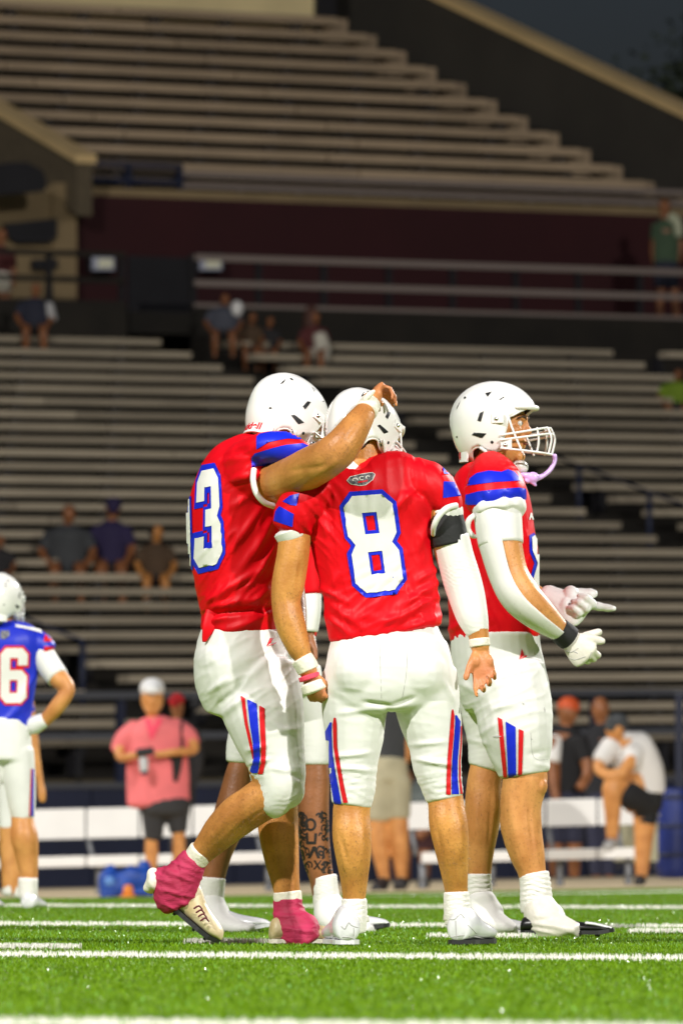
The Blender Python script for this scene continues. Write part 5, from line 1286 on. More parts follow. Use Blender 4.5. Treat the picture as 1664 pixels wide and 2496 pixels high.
# ================================================================== player mostly hidden behind the two
def player_hidden():
    D = 30.2; g = Fig(D)
    p = thing('person', 'football player mostly hidden behind two teammates with a tattooed right calf', 'person', U(700, 2272, D), 'players in red jerseys')
    hm = HM(g.P(712, 1024, .0), 30, 12, 0, .93)
    sh = []
    sh.append(g.L([(680, 1600, 70, 0), (695, 1400, 75, 0), (700, 1250, 78, 0), (705, 1160, 50, 0)], zr=1.3)); sh.append(g.L([(705, 1180, 45, 0), (710, 1050, 42, 0)], k=4)); sh += head_shapes(hm)
    sh.append(g.L([(735, 1230, 27, -.22), (752, 1350, 22, -.25), (757, 1450, 18, -.26), (752, 1545, 15, -.26)], cap=.5))
    sh += hand(g.P(752, 1545, -.26), (.05, .02, -1), (.5, -.6, 0), (-.7, .2, 0), [(20, 30, 20)] * 4, L=.17)
    sh.append(g.L([(645, 1700, 45, -.0), (600, 1830, 32, 0), (582, 1890, 34, 0), (570, 1960, 42, 0), (552, 2020, 40, 0), (534, 2080, 32, 0), (521, 2140, 28, 0), (515, 2190, 27, 0)], cap=.5))
    sh.append(g.L([(735, 1700, 45, .05), (764, 1840, 33, .05), (768, 1900, 35, .05), (764, 1965, 38, .05), (765, 2035, 38, .05), (773, 2095, 35, .05), (783, 2140, 30, .05), (790, 2190, 28, .05)], cap=.5))
    m = M['skin_d']
    body = fuse('body', sh, m, p, .005, 3)
    flush(body, [(g.P(752, 1580, -.26), .05, .1)])
    # tattoo ink: lettering down the shin and scrollwork
    b = bvh_of(body); vf = VF(D); ink = mat('tattoo_ink', (0.012, 0.007, 0.006), rough=.5)
    def ring(x, y, rx, ry, w): 
        t = np.linspace(0, 2 * math.pi, 18, endpoint=False)
        return [[(x + rx * math.cos(a), y + ry * math.sin(a)) for a in t], [(x + (rx - w) * math.cos(a), y + (ry - w) * math.sin(a)) for a in t]]
    cx = lambda y: 763 + max(0, y - 2040) * .16
    for (y, kind) in ((2010, 'O'), (2046, 'U'), (2078, 'A'), (2108, 'X')):
        x = cx(y)
        if kind == 'O': lay('tattoo', ring(x - 6, y, 14, 16, 6), 4, b, vf, ink, body, .0012)
        elif kind == 'U': lay('tattoo', [[(x - 20, y - 15), (x - 13, y - 15), (x - 12, y + 5), (x + 1, y + 5), (x + 2, y - 15), (x + 9, y - 15), (x + 6, y + 12), (x - 17, y + 12)]], 4, b, vf, ink, body, .0012)
        elif kind == 'A': lay('tattoo', [[(x - 19, y + 14), (x - 7, y - 15), (x + 1, y - 15), (x + 11, y + 14), (x + 4, y + 14), (x - 3, y - 4), (x - 12, y + 14)]], 4, b, vf, ink, body, .0012)
        else: lay('tattoo', [[(x - 10, y - 11), (x - 5, y - 11), (x + 8, y + 11), (x + 3, y + 11)]], 4, b, vf, ink, body, .0012); lay('tattoo', [[(x + 6, y - 11), (x + 10, y - 11), (x - 6, y + 11), (x - 11, y + 11)]], 4, b, vf, ink, body, .0013)
    rr = random.Random(5)
    for i in range(80):
        y = rr.uniform(1985, 2130); x = cx(y) + rr.choice([rr.uniform(-38, -18), rr.uniform(10, 38)]); r = rr.uniform(4, 10); a0 = rr.uniform(0, 6); sp = rr.uniform(2.5, 4.5); w = rr.uniform(2.4, 4.5)
        t = np.linspace(a0, a0 + sp, 9)
        lay('tattoo', [[(x + r * math.cos(a), y + r * 1.2 * math.sin(a)) for a in t] + [(x + max(.5, r - w) * math.cos(a), y + max(.5, r - w) * 1.2 * math.sin(a)) for a in t[::-1]]], 3, b, vf, ink, body, .0012)
    jersey = fuse('jersey', [g.L([(690, 1545, 82, 0, 1.2), (697, 1450, 80, 0, 1.15), (700, 1330, 84, 0, 1.2), (703, 1240, 84, 0, 1.4), (706, 1180, 60, 0, 1.6)], cap=.2, n=28), g.L([(712, 1215, 50, -.12), (738, 1290, 50, -.22), (751, 1380, 42, -.24), (757, 1448, 33, -.25)], cap=.2), g.L([(712, 1215, 50, .12), (715, 1320, 46, .24)], cap=.3)], M['red'], p, .008, 5)
    wrinkle(jersey, amp=.005, scale=(8, 8, 6), seed=41)
    v, f = g.L([(756, 1440, 27, -.25), (757, 1490, 25, -.26), (754, 1538, 21, -.26)], cap=.1); obj('arm_sleeve', v, f, M['white_cloth'], p)
    pants = fuse('pants', [g.L([(690, 1530, 78, 0, 1.3), (688, 1620, 82, 0, 1.2), (690, 1690, 76, 0, 1.2)], cap=.2, n=26), g.L([(660, 1640, 64, 0), (620, 1745, 52, 0), (594, 1810, 42, 0), (586, 1858, 36, 0)], cap=.15), g.L([(720, 1640, 64, .05), (752, 1745, 52, .05), (766, 1815, 43, .05), (768, 1862, 37, .05)], cap=.15)], M['pants'], p, .007, 5)
    wrinkle(pants, amp=.003, ripples=[(590, 1830, (50, 40), 13, .002, 0), (768, 1835, (50, 40), 13, .002, 0)], seed=44)
    for (nodes, hx, d, gy) in (([(517, 2140, 33, 0), (514, 2180, 33, 0), (512, 2215, 36, 0)], 481, (.93, -.34, 0), 2273), ([(788, 2136, 33, .05), (794, 2180, 33, .05), (800, 2215, 36, .05)], 768, (.93, -.3, 0), 2270)):
        so = fuse('sock', [g.L(nodes, cap=.12)], M['sock'], p, .005, 2); wrinkle(so, amp=.002, scale=(20, 20, 20))
        gd = D + nodes[0][3]; hp = Vector((U(hx, gy, gd).x, gd, .012)); d = Vector(d).normalized()
        v, f = shoe(hp, d, L=.285, ws=1.0, hs=.85); cl = obj('cleat', v, f, M['cleat'], p); v, f = sole(hp, d, L=.285); obj('sole', v, f, M['sole'] if hx > 700 else M['cleat'], cl, False)
        x, y, r, dz = nodes[-1]
        sp = fuse('spat', [g.L([(x, 2195, 35, dz), (x + 8, 2230, 42, dz - .02, .9), (x + 35, 2256, 34, dz - .06, 1.1), (x + 85, 2263, 17, dz - .1, 2.0), (x + 105, 2265, 12, dz - .12, 2)], cap=.5)], M['white_cloth'], p, .005, 3)
        wrinkle(sp, amp=.003, scale=(15, 15, 15), seed=9)
    helmet(p, hm, mask=True, word=False, vents=False, na=72, nt=14)
    return p

# ================================================================== blue jersey player in the middle distance
def player_six():
    D = 39.0; g = Fig(D)
    p = thing('person', 'player from behind in royal blue jersey number 6, hand on hip', 'person', U(20, 2222, D))
    hm = HM(g.P(2, 1456, .0), 72, 8, 0, .86)
    sh = []
    sh.append(g.L([(10, 1800, 55, 0), (20, 1650, 58, 0), (18, 1560, 60, 0)], zr=.7)); sh.append(g.L([(10, 1570, 28, 0), (6, 1490, 26, 0)], k=3)); sh += head_shapes(hm)
    sh.append(g.L([(95, 1570, 27, 0), (115, 1620, 26, -.02), (145, 1655, 25, -.06), (165, 1682, 19, -.08), (140, 1722, 20, -.07), (108, 1758, 16, -.04), (92, 1775, 14, -.02)], cap=.5))
    sh.append(g.L([(-70, 1570, 27, 0), (-90, 1640, 24, 0), (-100, 1720, 20, 0), (-60, 1770, 14, 0)], cap=.5))
    sh.append(g.L([(42, 1860, 30, 0), (54, 1985, 27, 0), (60, 2040, 34, -.01), (66, 2085, 29, 0), (71, 2140, 22, 0), (70, 2180, 20, 0)], cap=.5))
    sh.append(g.L([(-28, 1860, 30, 0), (-40, 1985, 27, 0), (-42, 2040, 34, 0), (-38, 2100, 26, 0), (-36, 2180, 20, 0)], cap=.5))
    body = fuse('body', sh, M['skin_c'], p, .008, 3); flush(body, [(g.P(168, 1682, -.08), .05, .3)])
    jersey = fuse('jersey', [g.L([(12, 1768, 64, 0, .68), (18, 1730, 62, 0, .66), (22, 1670, 66, 0, .64), (16, 1610, 86, 0, .6), (14, 1565, 92, 0, .6), (12, 1540, 76, 0, .6), (8, 1520, 34, 0, .9)], cap=.2, n=28, expo=2.3),
                             g.L([(50, 1555, 32, 0), (92, 1568, 34, 0), (118, 1590, 28, -.01)], cap=.2), g.L([(-20, 1555, 32, 0), (-66, 1568, 34, 0), (-92, 1590, 28, -.01)], cap=.2)], M['bluej'], p, .008, 4)
    wrinkle(jersey, [(90, 1640, 50, 1700, .006, 8), (70, 1680, 30, 1740, .006, 8), (60, 1720, 10, 1760, .006, 8)], amp=.006, scale=(6, 6, 5), seed=2)
    b = bvh_of(jersey); vf = VF(D)
    number('number', '6', vf, quad_map(c5(6, 600), c5(178, 600), c5(164, 950), c5(6, 950)), b, jersey, M['white_print'], M['red_print'], o=.8, step=7, lift=.004)
    lay('sleeve_stripe', [mp(c5, [(285, 500), (320, 520), (330, 560), (280, 560)])], 6, b, vf, M['red_print'], jersey, .004); lay('sleeve_stripe', [mp(c5, [(283, 590), (340, 590), (352, 640), (280, 635)])], 6, b, vf, M['red_print'], jersey, .004)
    lay('shoulder_piping', [mp(c5, [(100, 452), (200, 470), (290, 492), (285, 512), (190, 484), (100, 466)])], 6, b, vf, M['white_print'], jersey, .004)
    lay('emblem', [mp(c5, [(5, 490), (60, 490), (65, 520), (35, 545), (5, 540)])], 6, b, vf, M['patch'], jersey, .004)
    cuffring(g, 'collar', [(8, 1530, 32, 0), (8, 1520, 30, 0)], M['white_cloth'], jersey)
    v, f = g.L([(100, 1588, 30, -.0), (120, 1622, 30, -.02), (142, 1652, 28, -.06)], cap=.1); obj('arm_sleeve', v, f, M['white_cloth'], p)
    v, f = g.L([(105, 1757, 19, -.04), (84, 1768, 22, -.02), (70, 1776, 16, 0)], cap=.8); obj('glove', v, f, M['glove'], p)
    pants = fuse('pants', [g.L([(12, 1752, 60, 0, .75), (10, 1800, 68, 0, .75), (8, 1850, 72, 0, .75)], cap=.2), g.L([(40, 1830, 44, 0), (48, 1900, 40, 0), (54, 1960, 34, 0), (57, 1996, 28, 0)], cap=.1), g.L([(-26, 1830, 44, 0), (-36, 1900, 40, 0), (-42, 1994, 28, 0)], cap=.1)], M['pants'], p, .009, 4)
    b = bvh_of(pants)
    lay('stripe', [mp(c5, [(206, 1370), (214, 1370), (212, 1690), (196, 1690)])], 8, b, vf, M['blue'], pants, .004); lay('stripe', [mp(c5, [(196, 1370), (203, 1370), (192, 1690), (184, 1690)])], 8, b, vf, M['red_print'], pants, .004)
    for x in (69, -36):
        v, f = g.L([(x, 2140, 24, 0), (x - 1, 2190, 24, 0)], cap=.1); obj('sock', v, f, M['sock'], p)
        hp = Vector((U(x, 2222, D).x, D - .06, .005)); v, f = shoe(hp, (.15, 1, 0), L=.30, ws=1.1); obj('cleat', v, f, M['cleat'], p)
    helmet(p, hm, mask=True, word=False, vents=True, na=80, nt=14)
    return p
# ------------------------------------------------------------------ people and gear beyond the field
SK1 = M['skin_c']; SK2 = M['skin_d']
def cloth(name, c, var=.2): return mat(name, c, rough=.85, var=var, vscale=6, bump=.3, bscale=14)
def simple(label, D, base, body, clothes, skin, group=None, voxel=.014):
    """body: list of node lists (px); clothes: name -> (material, [node lists])"""
    g = Fig(D); p = thing('person', label, 'person', U(base[0], base[1], D), group)
    def conv(L):
        out = []
        for q in L:
            out.append(g.E(*q[1:]) if q[0] == 'E' else g.L(q[1:], k=4, cap=.35, n=16, zr=q[0]))
        return out
    fuse('body', conv(body), skin, p, voxel, 3)
    for nm, (m, L, *rest) in clothes.items():
        o = fuse(nm.split('.')[0], conv(L), m, p, voxel, 3)
        if rest: wrinkle(o, amp=rest[0], scale=(5, 5, 4), seed=len(nm))
    return p, g
# --- man in the pink shirt with camera straps
def p8(x, y): return (240 + x / 4.2, 1640 + y / 4.2)
def N(fn, *rows): return [(*fn(r[0], r[1]), r[2] / 4.2, *(r[3:])) for r in rows]
D = 70.0
pk, g = simple('photographer in coral pink short sleeved shirt, dark shorts and white cap', D, (370, 2150),
  [[.8] + N(p8, (560, 1300, 120), (590, 900, 150), (590, 600, 150)), [1.] + N(p8, (560, 520, 62), (555, 420, 60)), ['E', *p8(552, 270), 0, 28, 38, .115], ['E', *p8(552, 300), -.11, 5, 9, .03], ['E', *p8(552, 370), -.06, 18, 14, .05],
   [1.] + N(p8, (300, 620, 70, 0), (215, 790, 52, -.05), (240, 870, 48, -.12), (340, 850, 42, -.22), (430, 845, 36, -.26), (490, 840, 40, -.26)), [1.] + N(p8, (860, 600, 70, 0), (980, 740, 52, -.05), (960, 800, 46, -.12), (800, 810, 42, -.22), (650, 830, 36, -.26), (590, 830, 40, -.26)),
   [1.] + N(p8, (545, 1600, 75, 0), (545, 1720, 66, 0), (545, 1850, 70, .01), (548, 2020, 52, 0), (552, 2120, 44, 0), (545, 2150, 44, -.06)), [1.] + N(p8, (820, 1600, 75, 0), (825, 1720, 66, 0), (825, 1850, 70, .01), (800, 2020, 52, 0), (795, 2120, 44, 0), (800, 2150, 44, -.06))],
  {'shirt': (cloth('coral_shirt', (.86, .19, .20), .15), [[.62] + N(p8, (615, 1335, 325), (610, 1200, 322), (610, 950, 325), (600, 700, 310), (580, 560, 270), (565, 470, 150)), [1.] + N(p8, (400, 560, 90), (270, 680, 105), (200, 800, 72)), [1.] + N(p8, (740, 540, 100), (900, 640, 110), (985, 745, 70))], .012),
   'shorts': (cloth('charcoal_shorts', (.035, .034, .036)), [[.8] + N(p8, (685, 1310, 265), (685, 1420, 262)), [1.] + N(p8, (560, 1400, 130), (565, 1550, 112), (565, 1690, 92)), [1.] + N(p8, (810, 1400, 130), (810, 1520, 108), (815, 1620, 92))], .008),
   'cap': (cloth('white_cap', (.78, .78, .78), .05), [['E', *p8(552, 160), 0, 31, 26, .125], [.6] + N(p8, (552, 150, 90, -.1), (552, 175, 85, -.17), (552, 195, 60, -.20))]),
   'shoe': (MDARK, [[1.] + N(p8, (545, 2140, 44, 0), (540, 2155, 48, -.1), (538, 2160, 42, -.2))]), 'shoe.b': (MDARK, [[1.] + N(p8, (800, 2140, 44, 0), (806, 2155, 48, -.1), (810, 2160, 42, -.2))])}, SK1)
b = bvh_of(*[o for o in pk.children if o.name.startswith('shirt')]); vf = VF(D)
def P8(*q): return [p8(*r) for r in q]
lay('collar', [P8((480, 480), (520, 470), (560, 560), (610, 470), (650, 490), (560, 680), (530, 680))], 6, b, vf, M['pinktape'], pk, .01)
st_ = lay('camera_strap', [P8((835, 520), (862, 520), (858, 800), (830, 1000), (800, 1120), (760, 1110), (745, 900), (700, 850), (830, 760))], 6, b, vf, M['black_cloth'], pk, .02)
ct = thing('camera', 'silver and black camera held at his waist by the photographer', 'camera', g.P(*p8(470, 900), -.32))
v, f = g.L(N(p8, (400, 820, 42, -.32), (560, 800, 42, -.32)), k=3, cap=.3); obj('camera_body', v, f, MDARK, ct)
v, f = g.L(N(p8, (465, 880, 48, -.33), (468, 960, 46, -.35), (470, 1010, 40, -.36)), k=3, cap=.2); obj('lens', v, f, mat('silver_lens', (.5, .5, .5), rough=.4), ct)
v, f = g.L(N(p8, (470, 1012, 38, -.36), (472, 1035, 38, -.36)), k=2, cap=.2); obj('lens_hood', v, f, MNAVY, ct)
# --- red capped helper behind him, dark camera on the wall
simple('helper in dark clothes and red cap half hidden behind the photographer', 78.0, (442, 2150),
  [[.8, (440, 2000, 22), (440, 1880, 28), (438, 1770, 30)], ['E', 432, 1722, 0, 17, 24, .095], [1., (432, 1775, 14), (432, 1740, 13)], [1., (428, 2040, 14), (428, 2140, 10)], [1., (452, 2040, 14), (452, 2140, 10)]],
  {'jacket': (cloth('dark_jacket', (.02, .018, .02)), [[.7, (440, 1960, 36), (440, 1850, 40), (436, 1775, 38), (434, 1755, 20)], [1., (470, 1780, 16), (484, 1850, 14), (474, 1900, 12)], [1., (402, 1780, 16), (396, 1850, 14), (404, 1900, 12)]]), 'trousers': (cloth('dark_trousers', (.02, .02, .025)), [[.8, (440, 1950, 36), (440, 2000, 36)], [1., (428, 2000, 19), (428, 2130, 13)], [1., (452, 2000, 19), (452, 2130, 13)]]),
   'cap': (cloth('red_cap', (.42, .008, .012)), [['E', 432, 1706, 0, 19, 17, .10], [.6, (425, 1710, 16, -.08), (420, 1714, 12, -.17)]])}, SK2)
tag(fuse('speaker', [loft_w([(U(475, 1724, 98), .075, .075), (U(475, 1694, 98), .075, .075)], k=2, cap=.4), loft_w([(U(475, 1900, 98), .012, .012), (U(475, 1710, 98), .012, .012)], k=1, cap=.2)], MDARK, None, .01, 2), 'small black loudspeaker on a thin stand behind the red cap', 'speaker')
# --- blue sack and orange cone at the bench foot
D = 68.0; g = Fig(D)
bgm = mat('blue_bag_cloth', (.012, .075, .42), rough=.55, var=.35, vscale=9, bump=.5, bscale=9)
bag = thing('ball_bag', 'slumped royal blue equipment bag on the apron under the white bench', 'bag', U(295, 2185, D))
o = fuse('bag_body', [g.L([(262, 2170, 22, 0, 1.5), (265, 2140, 22, 0, 1.5), (272, 2122, 14, 0, 1.5)]), g.L([(265, 2160, 26, 0, 1.4), (310, 2152, 34, 0, 1.3), (345, 2135, 36, 0, 1.2), (352, 2112, 16, 0, 1.2)]), g.L([(255, 2180, 12, 0, 3), (365, 2175, 12, 0, 3)])], bgm, bag, .012, 4); wrinkle(o, amp=.03, scale=(7, 7, 7), seed=3)
v, f = g.L([(262, 2150, 12, -.12), (275, 2146, 12, -.13)], cap=.5); obj('label_patch', v, f, mat('bag_patch', (.10, .25, .60), rough=.5), bag)
cn = thing('marker_cone', 'small orange marker cone in front of the blue bag', 'cone', U(313, 2186, D - .3))
OR = mat('orange_plastic', (.72, .22, .02), rough=.5); g2 = Fig(D - .3)
v, f = g2.L([(313, 2186, 15, 0), (313, 2160, 11, 0), (313, 2157, 7, 0)], k=1, cap=.1); obj('cone_body', v, f, OR, cn); v, f = g2.L([(313, 2188, 24, 0), (313, 2184, 22, 0)], k=1, cap=.1); obj('foot', v, f, OR, cn)
# --- arm of the player standing behind number 6
simple('player in white pants standing directly behind number 6, only one arm showing', 46.0, (58, 2195),
  [[.8, (30, 1900, 30), (35, 1750, 36), (36, 1660, 38)], ['E', 36, 1590, 0, 22, 30, .10], [1., (36, 1660, 16), (36, 1610, 15)], [1., (66, 1690, 15), (80, 1790, 14), (88, 1850, 12), (99, 1905, 9), (103, 1935, 11), (104, 1955, 8)], [1., (18, 1960, 24), (18, 2060, 20), (20, 2180, 14)], [1., (46, 1960, 24), (45, 2060, 20), (46, 2180, 14)]],
  {'jersey': (M['bluej'], [[.65, (32, 1850, 40), (34, 1750, 44), (36, 1680, 46), (36, 1650, 24)], [1., (60, 1680, 18), (72, 1740, 16)]]), 'pants': (M['pants'], [[.8, (32, 1845, 42), (32, 1900, 46)], [1., (16, 1900, 30), (18, 2020, 22)], [1., (48, 1900, 30), (46, 2020, 22)]]),
   'sock': (M['sock'], [[1., (20, 2120, 15), (20, 2180, 15)]]), 'sock.b': (M['sock'], [[1., (46, 2120, 15), (46, 2185, 15)]])}, SK1, None, .012)
# --- right side group
D = 76.0
simple('sideline man in black shirt with bright orange hair standing behind the bench', D, (1375, 2140),
  [[.8, (1375, 1960, 34), (1372, 1860, 38), (1375, 1790, 38)], ['E', 1383, 1735, 0, 26, 32, .11], [1., (1378, 1790, 17), (1380, 1750, 16)], [1., (1345, 1800, 16, -.1), (1345, 1880, 14, -.12), (1352, 1930, 12, -.18), (1357, 1955, 11, -.2)], [1., (1410, 1800, 16, -.1), (1432, 1880, 14, -.16), (1412, 1920, 12, -.26)], [1., (1352, 2010, 24), (1352, 2080, 18), (1352, 2135, 13)], [1., (1398, 2010, 24), (1398, 2080, 18), (1398, 2135, 13)]],
  {'shirt': (cloth('black_shirt', (.008, .008, .010)), [[.65, (1376, 1945, 46), (1376, 1860, 48), (1378, 1795, 46), (1380, 1770, 24)], [1., (1410, 1800, 22, -.1), (1426, 1850, 19, -.12)]]), 'sleeve': (M['white_cloth'], [[1., (1350, 1800, 22, -.06), (1345, 1855, 20, -.11)]]),
   'shorts': (cloth('navy_shorts', (.018, .02, .045)), [[.7, (1376, 1935, 48), (1376, 1970, 50)], [1., (1354, 1970, 30), (1353, 2050, 26)], [1., (1398, 1970, 30), (1398, 2050, 26)]]), 'hair': (mat('orange_hair', (.55, .075, .012), rough=.6, bump=.5, bscale=30), [['E', 1385, 1722, .01, 28, 25, .12]])}, SK2)
simple('dark clothed man standing between the orange haired man and the man in white', 80.0, (1470, 2140),
  [[.8, (1465, 1960, 30), (1465, 1800, 36)], ['E', 1462, 1728, 0, 22, 30, .10], [1., (1464, 1790, 15), (1463, 1750, 14)], [1., (1440, 1800, 15), (1430, 1880, 13), (1436, 1930, 11)], [1., (1452, 2010, 20), (1452, 2135, 12)], [1., (1484, 2010, 20), (1484, 2135, 12)]],
  {'shirt': (cloth('black_top', (.012, .012, .016)), [[.65, (1466, 1940, 42), (1466, 1850, 44), (1466, 1790, 42), (1465, 1765, 22)], [1., (1442, 1795, 20), (1432, 1860, 18)]]), 'trousers': (cloth('navy_trousers', (.02, .022, .05)), [[.7, (1467, 1935, 42), (1467, 1990, 42)], [1., (1450, 1990, 24), (1452, 2130, 16)], [1., (1484, 1990, 24), (1484, 2130, 16)]])}, SK2)
D = 72.5
simple('man in white shirt and grey cap leaning with one foot on the bench', D, (1560, 2150),
  [[.9, (1560, 1940, 38, 0), (1545, 1870, 40, -.02), (1520, 1810, 38, -.04)], ['E', 1497, 1778, -.12, 23, 30, .10], [1., (1512, 1812, 17, -.06), (1500, 1790, 16, -.1)], ['E', 1482, 1785, -.15, 6, 8, .03],
   [1., (1475, 1830, 18, -.12), (1458, 1870, 15, -.2), (1480, 1888, 13, -.28), (1510, 1882, 12, -.30)], [1., (1540, 1850, 17, -.2), (1515, 1885, 15, -.28), (1478, 1895, 12, -.30)],
   [1., (1550, 1955, 34, -.05), (1500, 1915, 28, -.22), (1490, 1935, 24, -.26), (1492, 1985, 20, -.22), (1490, 2045, 14, -.18)], [1., (1572, 1980, 32, .02), (1568, 2040, 24, .02), (1565, 2090, 20, .02), (1562, 2145, 13, 0)]],
  {'shirt': (cloth('white_tee', (.74, .72, .70), .06), [[.75, (1580, 1935, 42, 0), (1568, 1890, 52, 0), (1545, 1840, 58, -.02), (1522, 1810, 46, -.04), (1512, 1792, 20, -.06)], [1., (1490, 1815, 26, -.1), (1465, 1855, 24, -.18)], [1., (1545, 1830, 26, -.12), (1535, 1865, 22, -.2)]], .015),
   'shorts': (cloth('black_shorts', (.012, .012, .014)), [[.9, (1578, 1930, 36, 0), (1576, 1965, 38, 0)], [1., (1572, 1960, 32, -.02), (1530, 1938, 34, -.16), (1512, 1936, 30, -.2)], [1., (1574, 1965, 34, .02), (1570, 2010, 28, .02)]]),
   'cap': (cloth('grey_cap', (.06, .065, .07)), [['E', 1505, 1760, -.10, 27, 22, .115], [.6, (1492, 1766, 18, -.19), (1478, 1772, 12, -.24)]]), 'shoe': (cloth('white_trainer', (.5, .5, .5)), [[1., (1492, 2052, 13, -.15), (1484, 2060, 15, -.26), (1478, 2064, 12, -.34)]]), 'shoe.b': (MDARK, [[1., (1562, 2140, 14, .02), (1556, 2152, 14, -.1)]])}, SK1)
simple('man in charcoal shirt and khaki shorts standing between the legs of number 8', 72.0, (925, 2160),
  [[.8, (945, 1900, 34), (945, 1780, 36), (942, 1700, 36)], ['E', 940, 1620, 0, 24, 32, .11], [1., (941, 1690, 16), (940, 1650, 15)], [1., (980, 1730, 16), (990, 1820, 15), (972, 1880, 13), (962, 1900, 13)], [1., (905, 1730, 16), (900, 1830, 15), (905, 1890, 12)], [1., (920, 1980, 26), (922, 2050, 24), (930, 2100, 18), (938, 2150, 13)], [1., (968, 1980, 26), (972, 2050, 24), (975, 2100, 18), (978, 2150, 13)]],
  {'shirt': (cloth('charcoal_shirt', (.045, .048, .052)), [[.65, (948, 1850, 46), (948, 1780, 48), (944, 1710, 48), (942, 1680, 24)], [1., (975, 1720, 22), (988, 1790, 20)], [1., (910, 1720, 22), (902, 1790, 20)]]),
   'shorts': (cloth('khaki_shorts', (.46, .42, .28)), [[.75, (946, 1850, 46), (946, 1900, 50)], [1., (925, 1900, 34), (922, 1995, 32)], [1., (968, 1900, 34), (970, 1990, 30)]]), 'shoe': (MDARK, [[1., (935, 2150, 16, 0), (925, 2164, 18, -.12), (915, 2168, 15, -.2)]]), 'shoe.b': (MDARK, [[1., (978, 2150, 16, 0), (974, 2162, 18, -.12)]])}, SK1)
simple('person in grey green shirt bending behind the bench at the right leg of number 8', 76.0, (1010, 2150),
  [[.9, (1030, 1960, 34), (1010, 1930, 36)], ['E', 985, 1900, -.05, 22, 28, .10], [1., (1000, 1915, 15), (990, 1905, 15)], [1., (1035, 1965, 18, -.1), (1045, 2005, 15, -.15), (1020, 2040, 12, -.2)], [1., (990, 2020, 22), (985, 2090, 17), (990, 2145, 12)], [1., (1035, 2020, 22), (1035, 2090, 17), (1035, 2145, 12)]],
  {'shirt': (cloth('grey_green_shirt', (.11, .13, .125)), [[.8, (1040, 1995, 42), (1025, 1950, 46), (1002, 1920, 36)], [1., (1032, 1950, 24, -.08), (1044, 1990, 20, -.13)]]), 'shorts': (cloth('maroon_shorts', (.06, .02, .025)), [[.8, (1030, 1990, 40), (1020, 2020, 42)], [1., (994, 2020, 28), (990, 2065, 24)], [1., (1036, 2020, 28), (1036, 2065, 24)]]), 'shoe': (MDARK, [[1., (985, 2145, 15), (975, 2160, 16, -.1)]]), 'shoe.b': (MDARK, [[1., (1035, 2145, 15), (1030, 2160, 16, -.1)]])}, SK2)
# --- cabinet and blue barrier at the right edge
D = 77.0
def boxpx(mb, x0, x1, y0, y1, D, dep):
    a = U(x0, y1, D); b = U(x1, y0, D); mb.box((a.x, D, a.z), (b.x, D + dep, b.z))
cb = thing('equipment_cabinet', 'pale olive equipment box standing behind the right bench', 'box', U(1545, 2120, D))
mb = MB(); boxpx(mb, 1500, 1602, 1990, 2100, D, .5); mb.build('box_body', mat('olive_box', (.42, .40, .26), rough=.6, var=.2, vscale=4), cb)
mb = MB(); boxpx(mb, 1496, 1606, 1982, 1989, D - .01, .52); mb.build('lid', mat('olive_lid', (.46, .44, .30), rough=.6), cb)
mb = MB(); boxpx(mb, 1504, 1512, 2101, 2120, D + .02, .05); boxpx(mb, 1590, 1598, 2101, 2120, D + .02, .05); mb.build('foot', MDARK, cb)
bd = thing('blue_barrel', 'royal blue barrel bin at the right edge of the apron', 'bin', U(1640, 2140, D + 2))
bm_ = mat('blue_bin', (.012, .03, .20), rough=.45, var=.3, vscale=5)
g = Fig(D + 2)
v, f = g.L([(1640, 2138, 40, 0), (1640, 2050, 44, 0), (1640, 1950, 44, 0), (1640, 1925, 42, 0)], k=3, cap=.1); obj('barrel', v, f, bm_, bd)
for y in (1940, 2010, 2080): v, f = g.L([(1640, y, 46, 0), (1640, y + 8, 46, 0)], k=1, cap=.1); obj('hoop', v, f, MNAVY, bd)
post = thing('rail_post', 'tall navy corner post rising from the wall beside the blue barrel', 'post', U(1656, 1900, 96.5))
mb = MB(); boxpx(mb, 1645, 1664, 1690, 2080, 95.5, .1); mb.build('post_body', MNAVY, post); mb = MB(); boxpx(mb, 1642, 1667, 1684, 1689, 95.48, .14); mb.build('cap', MRAIL, post)

